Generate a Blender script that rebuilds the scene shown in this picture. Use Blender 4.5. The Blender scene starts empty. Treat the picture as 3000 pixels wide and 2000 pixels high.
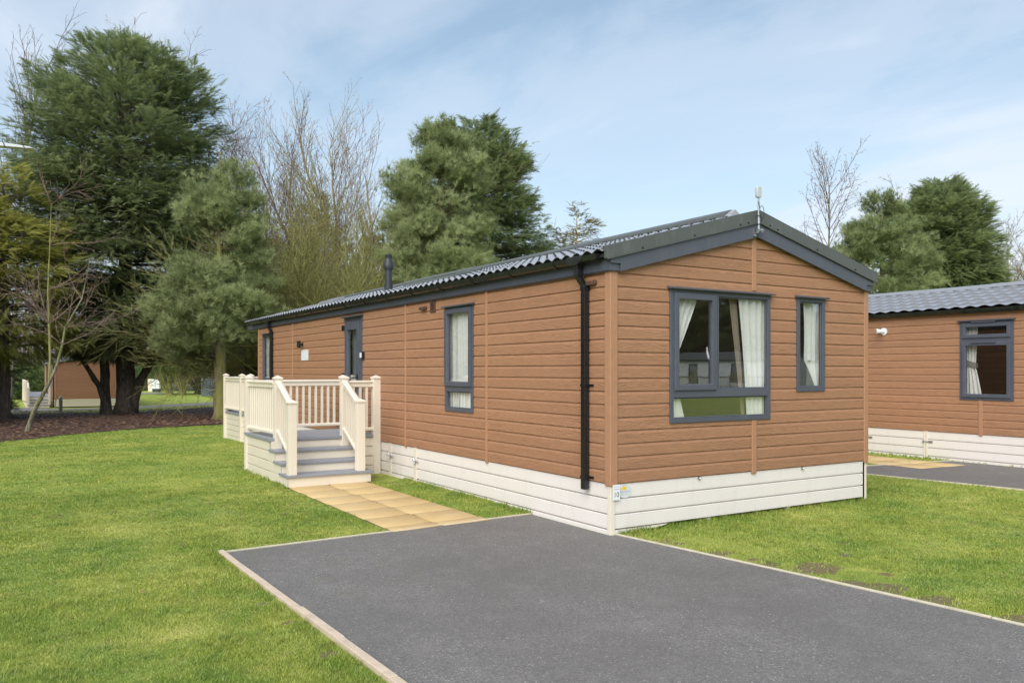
import bpy, bmesh, math, random
import numpy as np
from mathutils import Vector, Matrix, noise as mnoise
SC = bpy.context.scene
COL = SC.collection
R = math.radians

# ---------------------------------------------------------------- camera
FPX, YH, YAW = 2398.0, 1084.66, R(31.7828)
CX, CY, CZ = -5.374, -6.716, 1.7247
cam = bpy.data.cameras.new("camera"); camo = bpy.data.objects.new("camera", cam); COL.objects.link(camo)
camo.location = (CX, CY, CZ); camo.rotation_euler = (R(90), 0, -YAW)
cam.sensor_width = 36.0; cam.sensor_fit = 'HORIZONTAL'; cam.lens = 36.0 * FPX / 3000.0
cam.shift_y = (YH - 1000) / 3000.0
cam.clip_start = 0.05; cam.clip_end = 3000
SC.camera = camo
# ---------------------------------------------------------------- light
SUN_EL, SUN_AZ = R(42), R(229)       # azimuth clockwise from +Y
SKY_K, CLOUD_K = 0.082, 0.57
world = bpy.data.worlds.new("World"); SC.world = world; world.use_nodes = True
wn = world.node_tree; wn.nodes.clear()
def N(nt, typ, **kw):
    n = nt.nodes.new(typ)
    for k, v in kw.items():
        if k.startswith('i_'):
            key = k[2:]; key = int(key) if key.isdigit() else key.replace('_', ' ')
            n.inputs[key].default_value = v
        else: setattr(n, k, v)
    return n
def L(nt, a, ao, b, bi): nt.links.new(a.outputs[ao], b.inputs[bi])
def math_node(nt, op, a, b=None):
    m = N(nt, 'ShaderNodeMath', operation=op)
    for i, v in enumerate((a, b)):
        if v is None: continue
        if isinstance(v, (int, float)): m.inputs[i].default_value = v
        else: nt.links.new(v, m.inputs[i])
    return m.outputs[0]
def ramp(nt, fac, stops, interp='LINEAR'):
    r = N(nt, 'ShaderNodeValToRGB'); r.color_ramp.interpolation = interp
    el = r.color_ramp.elements
    while len(el) > 1: el.remove(el[0])
    for i, (p, c) in enumerate(stops):
        e = el[0] if i == 0 else el.new(p)
        e.position = p; e.color = (c, c, c, 1) if isinstance(c, (int, float)) else (*c, 1)
    nt.links.new(fac, r.inputs[0]); return r.outputs[0]
def mixc(nt, f, a, b, blend='MIX'):
    m = N(nt, 'ShaderNodeMix', data_type='RGBA', blend_type=blend)
    for v, i in ((f, 0), (a, 6), (b, 7)):
        if isinstance(v, (int, float)): m.inputs[i].default_value = v
        elif isinstance(v, tuple): m.inputs[i].default_value = (*v, 1) if len(v) == 3 else v
        else: nt.links.new(v, m.inputs[i])
    return m.outputs[2]
def noise(nt, vec, scale, detail=4, rough=.55, dist=0.0):
    n = N(nt, 'ShaderNodeTexNoise'); n.inputs['Scale'].default_value = scale
    n.inputs['Detail'].default_value = detail; n.inputs['Roughness'].default_value = rough
    n.inputs['Distortion'].default_value = dist
    if vec is not None: nt.links.new(vec, n.inputs['Vector'])
    return n.outputs[0]
def mapping(nt, vec, scale=(1, 1, 1), loc=(0, 0, 0), rot=(0, 0, 0)):
    m = N(nt, 'ShaderNodeMapping'); m.inputs['Scale'].default_value = scale
    m.inputs['Location'].default_value = loc; m.inputs['Rotation'].default_value = rot
    nt.links.new(vec, m.inputs['Vector']); return m.outputs[0]
sky = N(wn, 'ShaderNodeTexSky', sky_type='NISHITA', sun_disc=False, sun_elevation=SUN_EL, sun_rotation=SUN_AZ)
sky.air_density = 1.0; sky.dust_density = 1.2; sky.ozone_density = 1.6
tc = N(wn, 'ShaderNodeTexCoord'); sx = N(wn, 'ShaderNodeSeparateXYZ'); L(wn, tc, 'Generated', sx, 0)
zz = math_node(wn, 'ADD', math_node(wn, 'MAXIMUM', sx.outputs[2], 0.0), 0.16)
cb = N(wn, 'ShaderNodeCombineXYZ')
wn.links.new(math_node(wn, 'DIVIDE', sx.outputs[0], zz), cb.inputs[0]); wn.links.new(math_node(wn, 'DIVIDE', sx.outputs[1], zz), cb.inputs[1])
cv = mapping(wn, cb.outputs[0], scale=(1.0, .55, 1), loc=(3.1, 1.7, 0), rot=(0, 0, R(-75)))
c1 = noise(wn, cv, .62, 7, .52, .5)
c2 = noise(wn, mapping(wn, cb.outputs[0], scale=(1.0, .42, 1), rot=(0, 0, R(-70))), 2.1, 8, .6, .8)
cs = math_node(wn, 'ADD', math_node(wn, 'MULTIPLY', c1, .74), math_node(wn, 'MULTIPLY', c2, .26))
cm = ramp(wn, cs, [(.40, .22), (.50, .50), (.62, .90)], 'EASE')
hz = ramp(wn, sx.outputs[2], [(0.0, .92), (.16, .60), (.40, 0.0)])       # paler towards the horizon
cmask = math_node(wn, 'MAXIMUM', cm, hz)
skyc = N(wn, 'ShaderNodeVectorMath', operation='SCALE'); L(wn, sky, 0, skyc, 0); skyc.inputs['Scale'].default_value = SKY_K
lav = mixc(wn, noise(wn, cv, 1.3, 3, .5), (.64 * CLOUD_K, .71 * CLOUD_K, .85 * CLOUD_K), (.82 * CLOUD_K, .87 * CLOUD_K, .94 * CLOUD_K))
skt = mixc(wn, 1.0, skyc.outputs[0], (.88, 1.04, .97), 'MULTIPLY')
wc = mixc(wn, cmask, skt, lav)
bg = N(wn, 'ShaderNodeBackground'); wn.links.new(wc, bg.inputs[0]); bg.inputs[1].default_value = 1.0
wo = N(wn, 'ShaderNodeOutputWorld'); L(wn, bg, 0, wo, 0)
sun = bpy.data.lights.new("sun", 'SUN'); suno = bpy.data.objects.new("sun", sun); COL.objects.link(suno)
sun.energy = 1.8; sun.angle = R(60); sun.color = (1.0, .96, .91)
sd = Vector((math.sin(SUN_AZ) * math.cos(SUN_EL), math.cos(SUN_AZ) * math.cos(SUN_EL), math.sin(SUN_EL)))
suno.rotation_euler = sd.to_track_quat('Z', 'Y').to_euler(); suno.location = (-20, -20, 30)
SC.view_settings.view_transform = 'Standard'; SC.view_settings.look = 'None'
SC.view_settings.gamma = 1.0; SC.view_settings.exposure = 1.05
SC.cycles.max_bounces = 7; SC.cycles.diffuse_bounces = 3; SC.cycles.transparent_max_bounces = 8

# ---------------------------------------------------------------- places
def dirv(px):
    f = (math.sin(YAW), math.cos(YAW)); r = (math.cos(YAW), -math.sin(YAW)); k = (px - 1500) / FPX
    return f[0] + r[0] * k, f[1] + r[1] * k
def at(px, t): d = dirv(px); return CX + t * d[0], CY + t * d[1]
def hz_(py, t): return CZ + (YH - py) * t / FPX
def gz(y): return 0.0 if y < 12 else (-.0145 * (y - 12) if y < 50 else -.551)
def G(px, py):
    t = CZ * FPX / (py - YH)
    for _ in range(30):
        x, y = at(px, t); t = .5 * t + .5 * (CZ - gz(y)) * FPX / (py - YH)
    x, y = at(px, t); return x, y

# ---------------------------------------------------------------- object helpers
def finish(o, parent=None, label=None, cat=None, group=None, kind=None):
    if parent is not None: o.parent = parent
    if label: o['label'] = label
    if cat: o['category'] = cat
    if group: o['group'] = group
    if kind: o['kind'] = kind
    return o
def empty(name, loc, rz=0, **kw):
    o = bpy.data.objects.new(name, None); COL.objects.link(o); o.location = loc; o.rotation_euler = (0, 0, rz)
    o.empty_display_size = .3
    return finish(o, **kw)
class MB:
    def __init__(s): s.v = []; s.f = []; s.uv = []
    def add(s, vs, fs, uvs=None):
        b = len(s.v); s.v += [tuple(v) for v in vs]
        for i, f in enumerate(fs):
            s.f.append(tuple(b + k for k in f)); s.uv.append(uvs[i] if uvs else None)
        return s
    def box(s, x0, x1, y0, y1, z0, z1, M=None):
        vs = [(x, y, z) for z in (z0, z1) for y in (y0, y1) for x in (x0, x1)]
        if M: vs = [M(*v) for v in vs]
        return s.add(vs, [(0, 2, 3, 1), (4, 5, 7, 6), (0, 1, 5, 4), (2, 6, 7, 3), (0, 4, 6, 2), (1, 3, 7, 5)])
    def mbox(s, M, u0, u1, z0, z1, d0, d1):   # box in wall coordinates
        vs = [M(u, z, d) for d in (d0, d1) for z in (z0, z1) for u in (u0, u1)]
        return s.add(vs, [(0, 2, 3, 1), (4, 5, 7, 6), (0, 1, 5, 4), (2, 6, 7, 3), (0, 4, 6, 2), (1, 3, 7, 5)])
    def tube(s, pts, rad, n=8, caps=True):
        pts = [Vector(p) for p in pts]; rads = rad if isinstance(rad, (list, tuple)) else [rad] * len(pts)
        rings = []
        prev = None
        for i, p in enumerate(pts):
            d = (pts[min(i + 1, len(pts) - 1)] - pts[max(i - 1, 0)]).normalized()
            if prev is None: a = d.orthogonal().normalized()
            else:
                a = prev - d * prev.dot(d); a = a.normalized() if a.length > 1e-6 else d.orthogonal().normalized()
            prev = a; b = d.cross(a)
            rings.append([p + (a * math.cos(2 * math.pi * k / n + math.pi / n) + b * math.sin(2 * math.pi * k / n + math.pi / n)) * rads[i] for k in range(n)])
        vs = [v for r in rings for v in r]; fs = []
        for i in range(len(pts) - 1):
            for k in range(n):
                fs.append((i * n + k, i * n + (k + 1) % n, (i + 1) * n + (k + 1) % n, (i + 1) * n + k))
        if caps: fs += [tuple(range(n))[::-1], tuple((len(pts) - 1) * n + k for k in range(n))]
        return s.add(vs, fs)
    def prism(s, poly, fn):      # poly: 2D points; fn(p, end) -> 3D, end 0/1
        n = len(poly); vs = [fn(p, 0) for p in poly] + [fn(p, 1) for p in poly]
        return s.add(vs, [tuple(range(n))[::-1], tuple(range(n, 2 * n))] + [(i, (i + 1) % n, n + (i + 1) % n, n + i) for i in range(n)])
    def build(s, name, mat, parent=None, bevel=0, smooth=False, recalc=True, outward=None, **kw):
        me = bpy.data.meshes.new(name); me.from_pydata([tuple(v) for v in s.v], [], s.f)
        if any(u is not None for u in s.uv):
            uvl = me.uv_layers.new(name='UVMap'); k = 0
            for p, u in zip(me.polygons, s.uv):
                for j in range(p.loop_total):
                    uvl.data[p.loop_start + j].uv = u[j] if u else (0, 0)
        if recalc:
            bm = bmesh.new(); bm.from_mesh(me); bmesh.ops.recalc_face_normals(bm, faces=bm.faces); bm.to_mesh(me); bm.free()
        if outward is not None and len(me.polygons):
            acc = sum((p.normal * p.area for p in me.polygons), Vector())
            if acc.dot(Vector(outward)) < 0: me.flip_normals()
        if smooth:
            me.polygons.foreach_set('use_smooth', [True] * len(me.polygons))
        me.materials.append(mat)
        o = bpy.data.objects.new(name, me); COL.objects.link(o)
        if bevel:
            b = o.modifiers.new('bevel', 'BEVEL'); b.width = bevel; b.segments = 2; b.limit_method = 'ANGLE'; b.angle_limit = R(50)
        return finish(o, parent, **kw)
def np_mesh(name, V, F, mat, parent=None, tint=None, **kw):   # V (n,3), F (m,3|4)
    me = bpy.data.meshes.new(name); V = np.asarray(V, np.float32); F = np.asarray(F, np.int32); k = F.shape[1]
    me.vertices.add(len(V)); me.vertices.foreach_set('co', V.ravel())
    me.loops.add(F.size); me.loops.foreach_set('vertex_index', F.ravel())
    me.polygons.add(len(F)); me.polygons.foreach_set('loop_start', np.arange(0, F.size, k, dtype=np.int32))
    me.polygons.foreach_set('loop_total', np.full(len(F), k, np.int32))
    if tint is not None:
        at_ = me.attributes.new('tint', 'FLOAT', 'POINT'); at_.data.foreach_set('value', np.asarray(tint, np.float32))
    me.update(calc_edges=True); me.materials.append(mat)
    o = bpy.data.objects.new(name, me); COL.objects.link(o)
    return finish(o, parent, **kw)
def copy_tree(o, loc, rz=0, scale=1.0, label=None, group=None):
    c = o.copy(); COL.objects.link(c); c.location = loc; c.rotation_euler = (0, 0, rz); c.scale = (scale,) * 3
    if label: c['label'] = label
    if group: c['group'] = group
    def rec(src, dst):
        for ch in src.children:
            k = ch.copy(); COL.objects.link(k); k.parent = dst; rec(ch, k)
    rec(o, c); return c
def sr(r, g, b, k=1.0):
    f = lambda c: ((c / 255) / 12.92 if c / 255 <= .04045 else ((c / 255 + .055) / 1.055) ** 2.4) * k
    return (f(r), f(g), f(b))

# ---------------------------------------------------------------- materials
def new_mat(name):
    m = bpy.data.materials.new(name); m.use_nodes = True; nt = m.node_tree; nt.nodes.clear()
    p = N(nt, 'ShaderNodeBsdfPrincipled'); o = N(nt, 'ShaderNodeOutputMaterial'); L(nt, p, 0, o, 0)
    return m, nt, p
def setc(nt, p, key, v):
    if isinstance(v, (int, float)): p.inputs[key].default_value = v
    elif isinstance(v, tuple): p.inputs[key].default_value = (*v, 1)
    else: nt.links.new(v, p.inputs[key])
def bump(nt, p, h, strength=.3, dist=.01):
    b = N(nt, 'ShaderNodeBump'); b.inputs['Strength'].default_value = strength; b.inputs['Distance'].default_value = dist
    nt.links.new(h, b.inputs['Height']); nt.links.new(b.outputs[0], p.inputs['Normal']); return b
def objco(nt): return N(nt, 'ShaderNodeTexCoord').outputs['Object']
def poswo(nt): return N(nt, 'ShaderNodeNewGeometry').outputs['Position']
def plain(name, col, rough=.5, var=.12, vscale=3.0, metal=0, bumpk=0, spec=.5, coat=0, dirt=None, dirtc=(.12, .11, .08)):
    m, nt, p = new_mat(name); co = poswo(nt)
    n = noise(nt, co, vscale, 6, .6)
    a = tuple(c * (1 - var) for c in col); b = tuple(min(1, c * (1 + var)) for c in col)
    c = mixc(nt, n, a, b)
    if dirt:
        d = ramp(nt, noise(nt, mapping(nt, co, scale=(3, 3, .8)), 2.4, 8, .7, .5), [(.52, 0), (.75, dirt)]); c = mixc(nt, d, c, dirtc)
    setc(nt, p, 'Base Color', c); p.inputs['Metallic'].default_value = metal
    setc(nt, p, 'Roughness', ramp(nt, noise(nt, co, vscale * 4, 4), [(.3, max(0, rough - .08)), (.7, min(1, rough + .08))]))
    p.inputs['Specular IOR Level'].default_value = spec; p.inputs['Coat Weight'].default_value = coat; p.inputs['Coat Roughness'].default_value = .15
    if bumpk: bump(nt, p, noise(nt, co, 90, 3), bumpk, .004)
    return m
def mat_siding(name, base, pitch=.1376, z0=.681, grain=.75):
    m, nt, p = new_mat(name)
    uv = N(nt, 'ShaderNodeTexCoord').outputs['UV']; s = N(nt, 'ShaderNodeSeparateXYZ'); nt.links.new(uv, s.inputs[0])
    row = math_node(nt, 'FLOOR', math_node(nt, 'DIVIDE', math_node(nt, 'SUBTRACT', s.outputs[1], z0 - 40 * pitch), pitch))
    wnz = N(nt, 'ShaderNodeTexWhiteNoise', noise_dimensions='1D'); nt.links.new(row, wnz.inputs['W'])
    off = math_node(nt, 'MULTIPLY', wnz.outputs[0], 37.0)
    cb_ = N(nt, 'ShaderNodeCombineXYZ'); nt.links.new(math_node(nt, 'ADD', s.outputs[0], off), cb_.inputs[0]); nt.links.new(s.outputs[1], cb_.inputs[1]); nt.links.new(off, cb_.inputs[2])
    v = cb_.outputs[0]
    warp = noise(nt, mapping(nt, v, scale=(.75, 4.2, 1)), 1.8, 3, .5, .2)          # cathedral arches
    sep2 = N(nt, 'ShaderNodeSeparateXYZ'); nt.links.new(v, sep2.inputs[0])
    ph = math_node(nt, 'ADD', math_node(nt, 'MULTIPLY', sep2.outputs[1], 330.0), math_node(nt, 'MULTIPLY', warp, 95.0))
    ring = math_node(nt, 'SINE', ph)
    fine = noise(nt, mapping(nt, v, scale=(7, 130, 1)), 1.0, 5, .65)
    patch = ramp(nt, noise(nt, mapping(nt, v, scale=(.5, 2, 1)), 1.6, 2), [(.42, .12), (.62, 1.0)])
    h = math_node(nt, 'ADD', math_node(nt, 'MULTIPLY', math_node(nt, 'MULTIPLY', ring, patch), .16), math_node(nt, 'MULTIPLY', fine, .7))
    bump(nt, p, h, grain, .011)
    tone = noise(nt, mapping(nt, v, scale=(.8, 6, 1)), 1.2, 5, .6)
    c = mixc(nt, tone, tuple(k * .90 for k in base), tuple(k * 1.10 for k in base))
    c = mixc(nt, ramp(nt, fine, [(.36, .62), (.58, 0)]), c, tuple(k * .58 for k in base))
    c = mixc(nt, ramp(nt, math_node(nt, 'MULTIPLY', math_node(nt, 'ADD', ring, 1), .5), [(.0, .32), (.4, 0)]), c, tuple(k * .6 for k in base))
    c = mixc(nt, ramp(nt, wnz.outputs[0], [(0, .34), (1, 0)]), c, tuple(k * .68 for k in base))
    # soiling streaks and pale scuffs
    st = ramp(nt, noise(nt, mapping(nt, uv, scale=(2.2, .5, 1)), 2.5, 6, .7), [(.56, 0), (.78, .22)]); c = mixc(nt, st, c, tuple(k * .6 for k in base))
    sc_ = ramp(nt, noise(nt, mapping(nt, uv, scale=(9, 34, 1), loc=(4.1, 2.7, 0)), .9, 3), [(.765, 0), (.80, .5)]); c = mixc(nt, sc_, c, (.62, .52, .45))
    setc(nt, p, 'Base Color', c); p.inputs['Roughness'].default_value = .58; p.inputs['Specular IOR Level'].default_value = .35
    return m
BR = sr(186, 122, 86)
M_SID = mat_siding('brown_woodgrain_cladding', (.445, .226, .124))
M_SID_W = mat_siding('white_cladding', (.82, .82, .82), grain=.2)
M_TRIM = plain('brown_woodgrain_trim', (.405, .208, .115), .6, .14, 22, bumpk=.45)
M_TRIM_W = plain('white_trim', (.72, .72, .71), .5)
M_SKIRT = plain('cream_white_pvc', (.80, .735, .69), .38, .02, 1.2, dirt=.14, dirtc=(.42, .36, .27))
M_CREAM = plain('cream_pvc', (.78, .695, .575), .36, .03, 1.4, dirt=.14, dirtc=(.50, .42, .28))
M_GAP_SHADE = plain('dark_void_and_shade', (.012, .014, .015), .8)  # backs the gaps; also paints undercut shade on the tile steps
M_ANTH = plain('anthracite_pvc', (.082, .088, .112), .42, .16, 2.5, dirt=.30, dirtc=(.15, .15, .16))
M_TRIMMET = plain('grey_green_metal_trim', (.088, .094, .088), .38, .12, 2, dirt=.35, dirtc=(.20, .20, .19))
M_TILE = plain('slate_grey_metal_tile', (.34, .34, .36), .30, .15, 5, dirt=.2, dirtc=(.28, .28, .29), coat=.8)
M_BLACK = plain('black_pvc', (.012, .012, .013), .25, .2, 5, dirt=.30, dirtc=(.05, .05, .05))
M_GUT = plain('weathered_black_gutter', (.020, .022, .017), .22, .3, 3, dirt=.45, dirtc=(.06, .065, .045))
M_BROWNPL = plain('brown_plastic', (.11, .055, .038), .4)
M_STEEL = plain('galvanised_steel', (.55, .56, .58), .32, .15, 30, metal=.9)
M_WHITEPL = plain('white_plastic', (.78, .79, .80), .35, .02)
M_TREAD = plain('grey_composite_board', (.27, .28, .315), .5, .12, 6, bumpk=.3, dirt=.2, dirtc=(.16, .15, .13))
M_IN = plain('beige_interior', (.62, .56, .48), .7)
M_DARKIN = plain('dark_interior_floor', (.06, .045, .035), .7)
M_CHAR = plain('charcoal_paint', (.028, .032, .038), .5)
M_INK = plain('dark_blue_ink', (.02, .02, .06), .5)
M_GREYINK = plain('grey_ink', (.42, .44, .46), .5)
M_YEL = plain('yellow_print', (.82, .55, .04), .5)
def mat_curtain():
    m, nt, p = new_mat('cream_curtain_cloth'); co = objco(nt)
    setc(nt, p, 'Base Color', mixc(nt, noise(nt, co, 14, 4), (.88, .87, .83), (.95, .94, .91))); p.inputs['Roughness'].default_value = .85
    t = N(nt, 'ShaderNodeBsdfTranslucent'); t.inputs[0].default_value = (.8, .78, .7, 1)
    mx = N(nt, 'ShaderNodeMixShader'); mx.inputs[0].default_value = .15
    out = [n for n in nt.nodes if n.type == 'OUTPUT_MATERIAL'][0]
    L(nt, p, 0, mx, 1); L(nt, t, 0, mx, 2); L(nt, mx, 0, out, 0); return m
M_CURT = mat_curtain()
M_CURT2 = plain('patterned_curtain_edge', (.30, .24, .18), .85, .45, 30)
def mat_glass():
    m = bpy.data.materials.new('window_glass'); m.use_nodes = True; nt = m.node_tree; nt.nodes.clear()
    o = N(nt, 'ShaderNodeOutputMaterial'); tr = N(nt, 'ShaderNodeBsdfTransparent'); tr.inputs[0].default_value = (.98, .99, .98, 1)
    gl = N(nt, 'ShaderNodeBsdfGlossy'); gl.inputs['Roughness'].default_value = .004; gl.inputs[0].default_value = (.95, .98, 1, 1)
    nb = N(nt, 'ShaderNodeBump'); nb.inputs['Strength'].default_value = .06; nb.inputs['Distance'].default_value = .004
    nt.links.new(noise(nt, poswo(nt), 2.2, 2), nb.inputs['Height']); nt.links.new(nb.outputs[0], gl.inputs['Normal'])
    ge = N(nt, 'ShaderNodeNewGeometry'); dt = N(nt, 'ShaderNodeVectorMath', operation='DOT_PRODUCT'); L(nt, ge, 'Normal', dt, 0); L(nt, ge, 'Incoming', dt, 1)
    cosn = math_node(nt, 'SUBTRACT', 1.0, math_node(nt, 'ABSOLUTE', dt.outputs['Value'])); sch = math_node(nt, 'ADD', .04, math_node(nt, 'MULTIPLY', math_node(nt, 'POWER', cosn, 5.0), .96))   # same from both sides of the pane
    f = math_node(nt, 'MINIMUM', math_node(nt, 'ADD', math_node(nt, 'MULTIPLY', sch, 1.8), .15), .9)
    mx = N(nt, 'ShaderNodeMixShader'); nt.links.new(f, mx.inputs[0]); L(nt, tr, 0, mx, 1); L(nt, gl, 0, mx, 2); L(nt, mx, 0, o, 0)
    return m
M_GLASS = mat_glass()
def lawn_color(nt, tint=None):
    P = poswo(nt)
    a = noise(nt, P, .55, 5, .6, .3); b = noise(nt, P, 2.6, 6, .65, .4); c_ = noise(nt, P, 9, 4, .6)
    f = math_node(nt, 'ADD', math_node(nt, 'MULTIPLY', a, .45), math_node(nt, 'ADD', math_node(nt, 'MULTIPLY', b, .35), math_node(nt, 'MULTIPLY', c_, .2)))
    c = ramp(nt, f, [(.35, (.145, .250, .040)), (.45, (.255, .350, .062)), (.55, (.40, .445, .090)), (.68, (.62, .59, .18))])
    st = ramp(nt, noise(nt, P, 5.5, 5, .7), [(.55, 0), (.70, .5)]); c = mixc(nt, st, c, (.36, .29, .12))
    dk = ramp(nt, noise(nt, P, 15, 3, .6), [(.64, 0), (.74, .45)]); c = mixc(nt, dk, c, (.055, .060, .020))
    return c, P
def mat_lawn():
    m, nt, p = new_mat('lawn_turf'); c, P = lawn_color(nt)
    fn = noise(nt, P, 120, 3, .7); c = mixc(nt, ramp(nt, fn, [(.35, .35), (.6, 0)]), c, (.12, .13, .02))
    # bare muddy patches along the right-hand kerb
    mu = N(nt, 'ShaderNodeAttribute', attribute_name='mud')
    soil = ramp(nt, math_node(nt, 'ADD', mu.outputs['Fac'], math_node(nt, 'MULTIPLY', math_node(nt, 'SUBTRACT', noise(nt, P, 11, 5, .7), .5), 1.6)), [(.42, 0), (.62, .85)])
    soil = math_node(nt, 'MULTIPLY', soil, ramp(nt, mu.outputs['Fac'], [(0, 0), (.12, 1)]))
    c = mixc(nt, soil, c, mixc(nt, noise(nt, P, 34, 5, .7), (.07, .048, .032), (.36, .26, .18)))
    setc(nt, p, 'Base Color', c); p.inputs['Roughness'].default_value = .85; p.inputs['Specular IOR Level'].default_value = .15
    bump(nt, p, math_node(nt, 'ADD', fn, noise(nt, P, 30, 3)), .8, .02); return m
def mat_blade():
    m, nt, p = new_mat('grass_blades'); c, P = lawn_color(nt)
    a = N(nt, 'ShaderNodeAttribute', attribute_name='tint')
    c = mixc(nt, ramp(nt, a.outputs['Fac'], [(0, .55), (.5, 0)]), c, (.13, .23, .024))
    c = mixc(nt, ramp(nt, a.outputs['Fac'], [(.5, 0), (1, .5)]), c, (.58, .60, .27))
    setc(nt, p, 'Base Color', c); p.inputs['Roughness'].default_value = .55; p.inputs['Specular IOR Level'].default_value = .3
    t = N(nt, 'ShaderNodeBsdfTranslucent'); nt.links.new(c, t.inputs[0]); mx = N(nt, 'ShaderNodeMixShader'); mx.inputs[0].default_value = .3
    out = [n for n in nt.nodes if n.type == 'OUTPUT_MATERIAL'][0]; L(nt, p, 0, mx, 1); L(nt, t, 0, mx, 2); L(nt, mx, 0, out, 0); return m
def mat_tarmac(name='tarmac_surface', light=1.0):
    m, nt, p = new_mat(name); P = poswo(nt)
    v = N(nt, 'ShaderNodeTexVoronoi'); v.inputs['Scale'].default_value = 105; nt.links.new(P, v.inputs['Vector'])
    wv = N(nt, 'ShaderNodeSeparateXYZ'); nt.links.new(v.outputs['Color'], wv.inputs[0])
    c = ramp(nt, wv.outputs[0], [(0, tuple(k * light for k in (.150, .139, .129))), (.5, tuple(k * light for k in (.224, .207, .192))), (.9, tuple(k * light for k in (.292, .270, .250))), (.975, tuple(k * light for k in (.345, .32, .298))), (.99, (.50, .48, .46))])
    c = mixc(nt, ramp(nt, v.outputs['Distance'], [(.0, 0), (.55, .45)]), c, (.07, .065, .064))
    big = noise(nt, P, .8, 6, .6, .4)
    c = mixc(nt, ramp(nt, big, [(.38, .42), (.58, 0)]), c, (.125, .116, .108))
    c = mixc(nt, ramp(nt, noise(nt, P, 2.7, 6, .7), [(.5, 0), (.75, .35)]), c, (.27 * light, .25 * light, .235 * light))
    moss = ramp(nt, noise(nt, P, 3.7, 7, .75), [(.55, 0), (.72, .5)])
    s = N(nt, 'ShaderNodeSeparateXYZ'); nt.links.new(P, s.inputs[0])
    my = ramp(nt, math_node(nt, 'MULTIPLY', math_node(nt, 'ADD', s.outputs[1], 2.2), .26), [(.1, .05), (.9, 1.0)])
    c = mixc(nt, math_node(nt, 'MULTIPLY', moss, my), c, (.15, .16, .065))
    wet = math_node(nt, 'MULTIPLY', ramp(nt, s.outputs[0], [(0.0, 0), (.01, 1)]), 0)
    setc(nt, p, 'Base Color', c); setc(nt, p, 'Roughness', ramp(nt, big, [(.3, .62), (.7, .82)])); p.inputs['Specular IOR Level'].default_value = .45
    bump(nt, p, v.outputs['Distance'], .55, .006); return m
def mat_soil():
    m, nt, p = new_mat('leafy_brown_soil'); P = poswo(nt)
    c = ramp(nt, noise(nt, P, 1.3, 7, .7), [(.35, (.040, .022, .016)), (.5, (.085, .042, .028)), (.68, (.16, .075, .045))])
    c = mixc(nt, ramp(nt, noise(nt, P, 28, 5, .7), [(.52, 0), (.66, .8)]), c, (.22, .13, .085))
    c = mixc(nt, ramp(nt, noise(nt, P, 11, 4, .7), [(.56, 0), (.68, .6)]), c, (.03, .018, .013))
    setc(nt, p, 'Base Color', c); p.inputs['Roughness'].default_value = .9; bump(nt, p, noise(nt, P, 35, 6, .7), 1.0, .05); return m
def mat_slab():
    m, nt, p = new_mat('buff_paving_slab'); P = poswo(nt)
    a = N(nt, 'ShaderNodeAttribute', attribute_name='tint')
    c = mixc(nt, noise(nt, P, 4.5, 6, .65), (.52, .35, .145), (.70, .52, .26))
    c = mixc(nt, ramp(nt, a.outputs['Fac'], [(0, .35), (.6, 0)]), c, (.46, .30, .12))
    c = mixc(nt, ramp(nt, noise(nt, P, 1.9, 5, .7), [(.5, 0), (.7, .5)]), c, (.68, .52, .30))
    c = mixc(nt, ramp(nt, noise(nt, P, 70, 3), [(.55, 0), (.7, .2)]), c, (.25, .18, .09))
    setc(nt, p, 'Base Color', c); p.inputs['Roughness'].default_value = .62; bump(nt, p, noise(nt, P, 130, 3), .3, .003); return m
M_LAWN, M_BLADE, M_TAR, M_SOIL, M_SLAB = mat_lawn(), mat_blade(), mat_tarmac(), mat_soil(), mat_slab()
M_ROAD = mat_tarmac('road_tarmac', 1.35)
M_KERB = plain('concrete_edging', (.58, .46, .35), .8, .25, 9, bumpk=.4, dirt=.35, dirtc=(.20, .19, .12))
M_KERBT = plain('pale_timber_edging', (.56, .50, .37), .8, .25, 9, bumpk=.4, dirt=.45, dirtc=(.20, .20, .11))
def mat_leaf(name, dark, light, trans=.45, rough=.55):
    m, nt, p = new_mat(name); a = N(nt, 'ShaderNodeAttribute', attribute_name='tint')
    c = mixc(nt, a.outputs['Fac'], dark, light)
    c = mixc(nt, noise(nt, poswo(nt), .9, 3), c, tuple(k * .75 for k in dark)) if False else c
    setc(nt, p, 'Base Color', c); p.inputs['Roughness'].default_value = rough; p.inputs['Specular IOR Level'].default_value = .25
    t = N(nt, 'ShaderNodeBsdfTranslucent'); nt.links.new(c, t.inputs[0]); mx = N(nt, 'ShaderNodeMixShader'); mx.inputs[0].default_value = trans
    out = [n for n in nt.nodes if n.type == 'OUTPUT_MATERIAL'][0]; L(nt, p, 0, mx, 1); L(nt, t, 0, mx, 2); L(nt, mx, 0, out, 0); return m
def mat_bark(name, a, b, moss=None):
    m, nt, p = new_mat(name); P = poswo(nt)
    n = noise(nt, mapping(nt, P, scale=(9, 9, 1.6)), 1.6, 7, .7, .4)
    c = mixc(nt, ramp(nt, n, [(.38, 0), (.62, 1)]), a, b)
    if moss: c = mixc(nt, ramp(nt, noise(nt, mapping(nt, P, scale=(2, 2, .5)), 1.1, 4), [(.45, 0), (.6, .8)]), c, moss)
    setc(nt, p, 'Base Color', c); p.inputs['Roughness'].default_value = .9; p.inputs['Specular IOR Level'].default_value = .15
    bump(nt, p, n, .9, .06); return m
F_CYP = mat_leaf('cypress_foliage', (.115, .155, .065), (.44, .50, .23))
F_PINE = mat_leaf('pine_needles', (.152, .196, .070), (.52, .565, .285))
F_YEL = mat_leaf('yellow_green_foliage', (.24, .25, .05), (.64, .61, .19))
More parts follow.
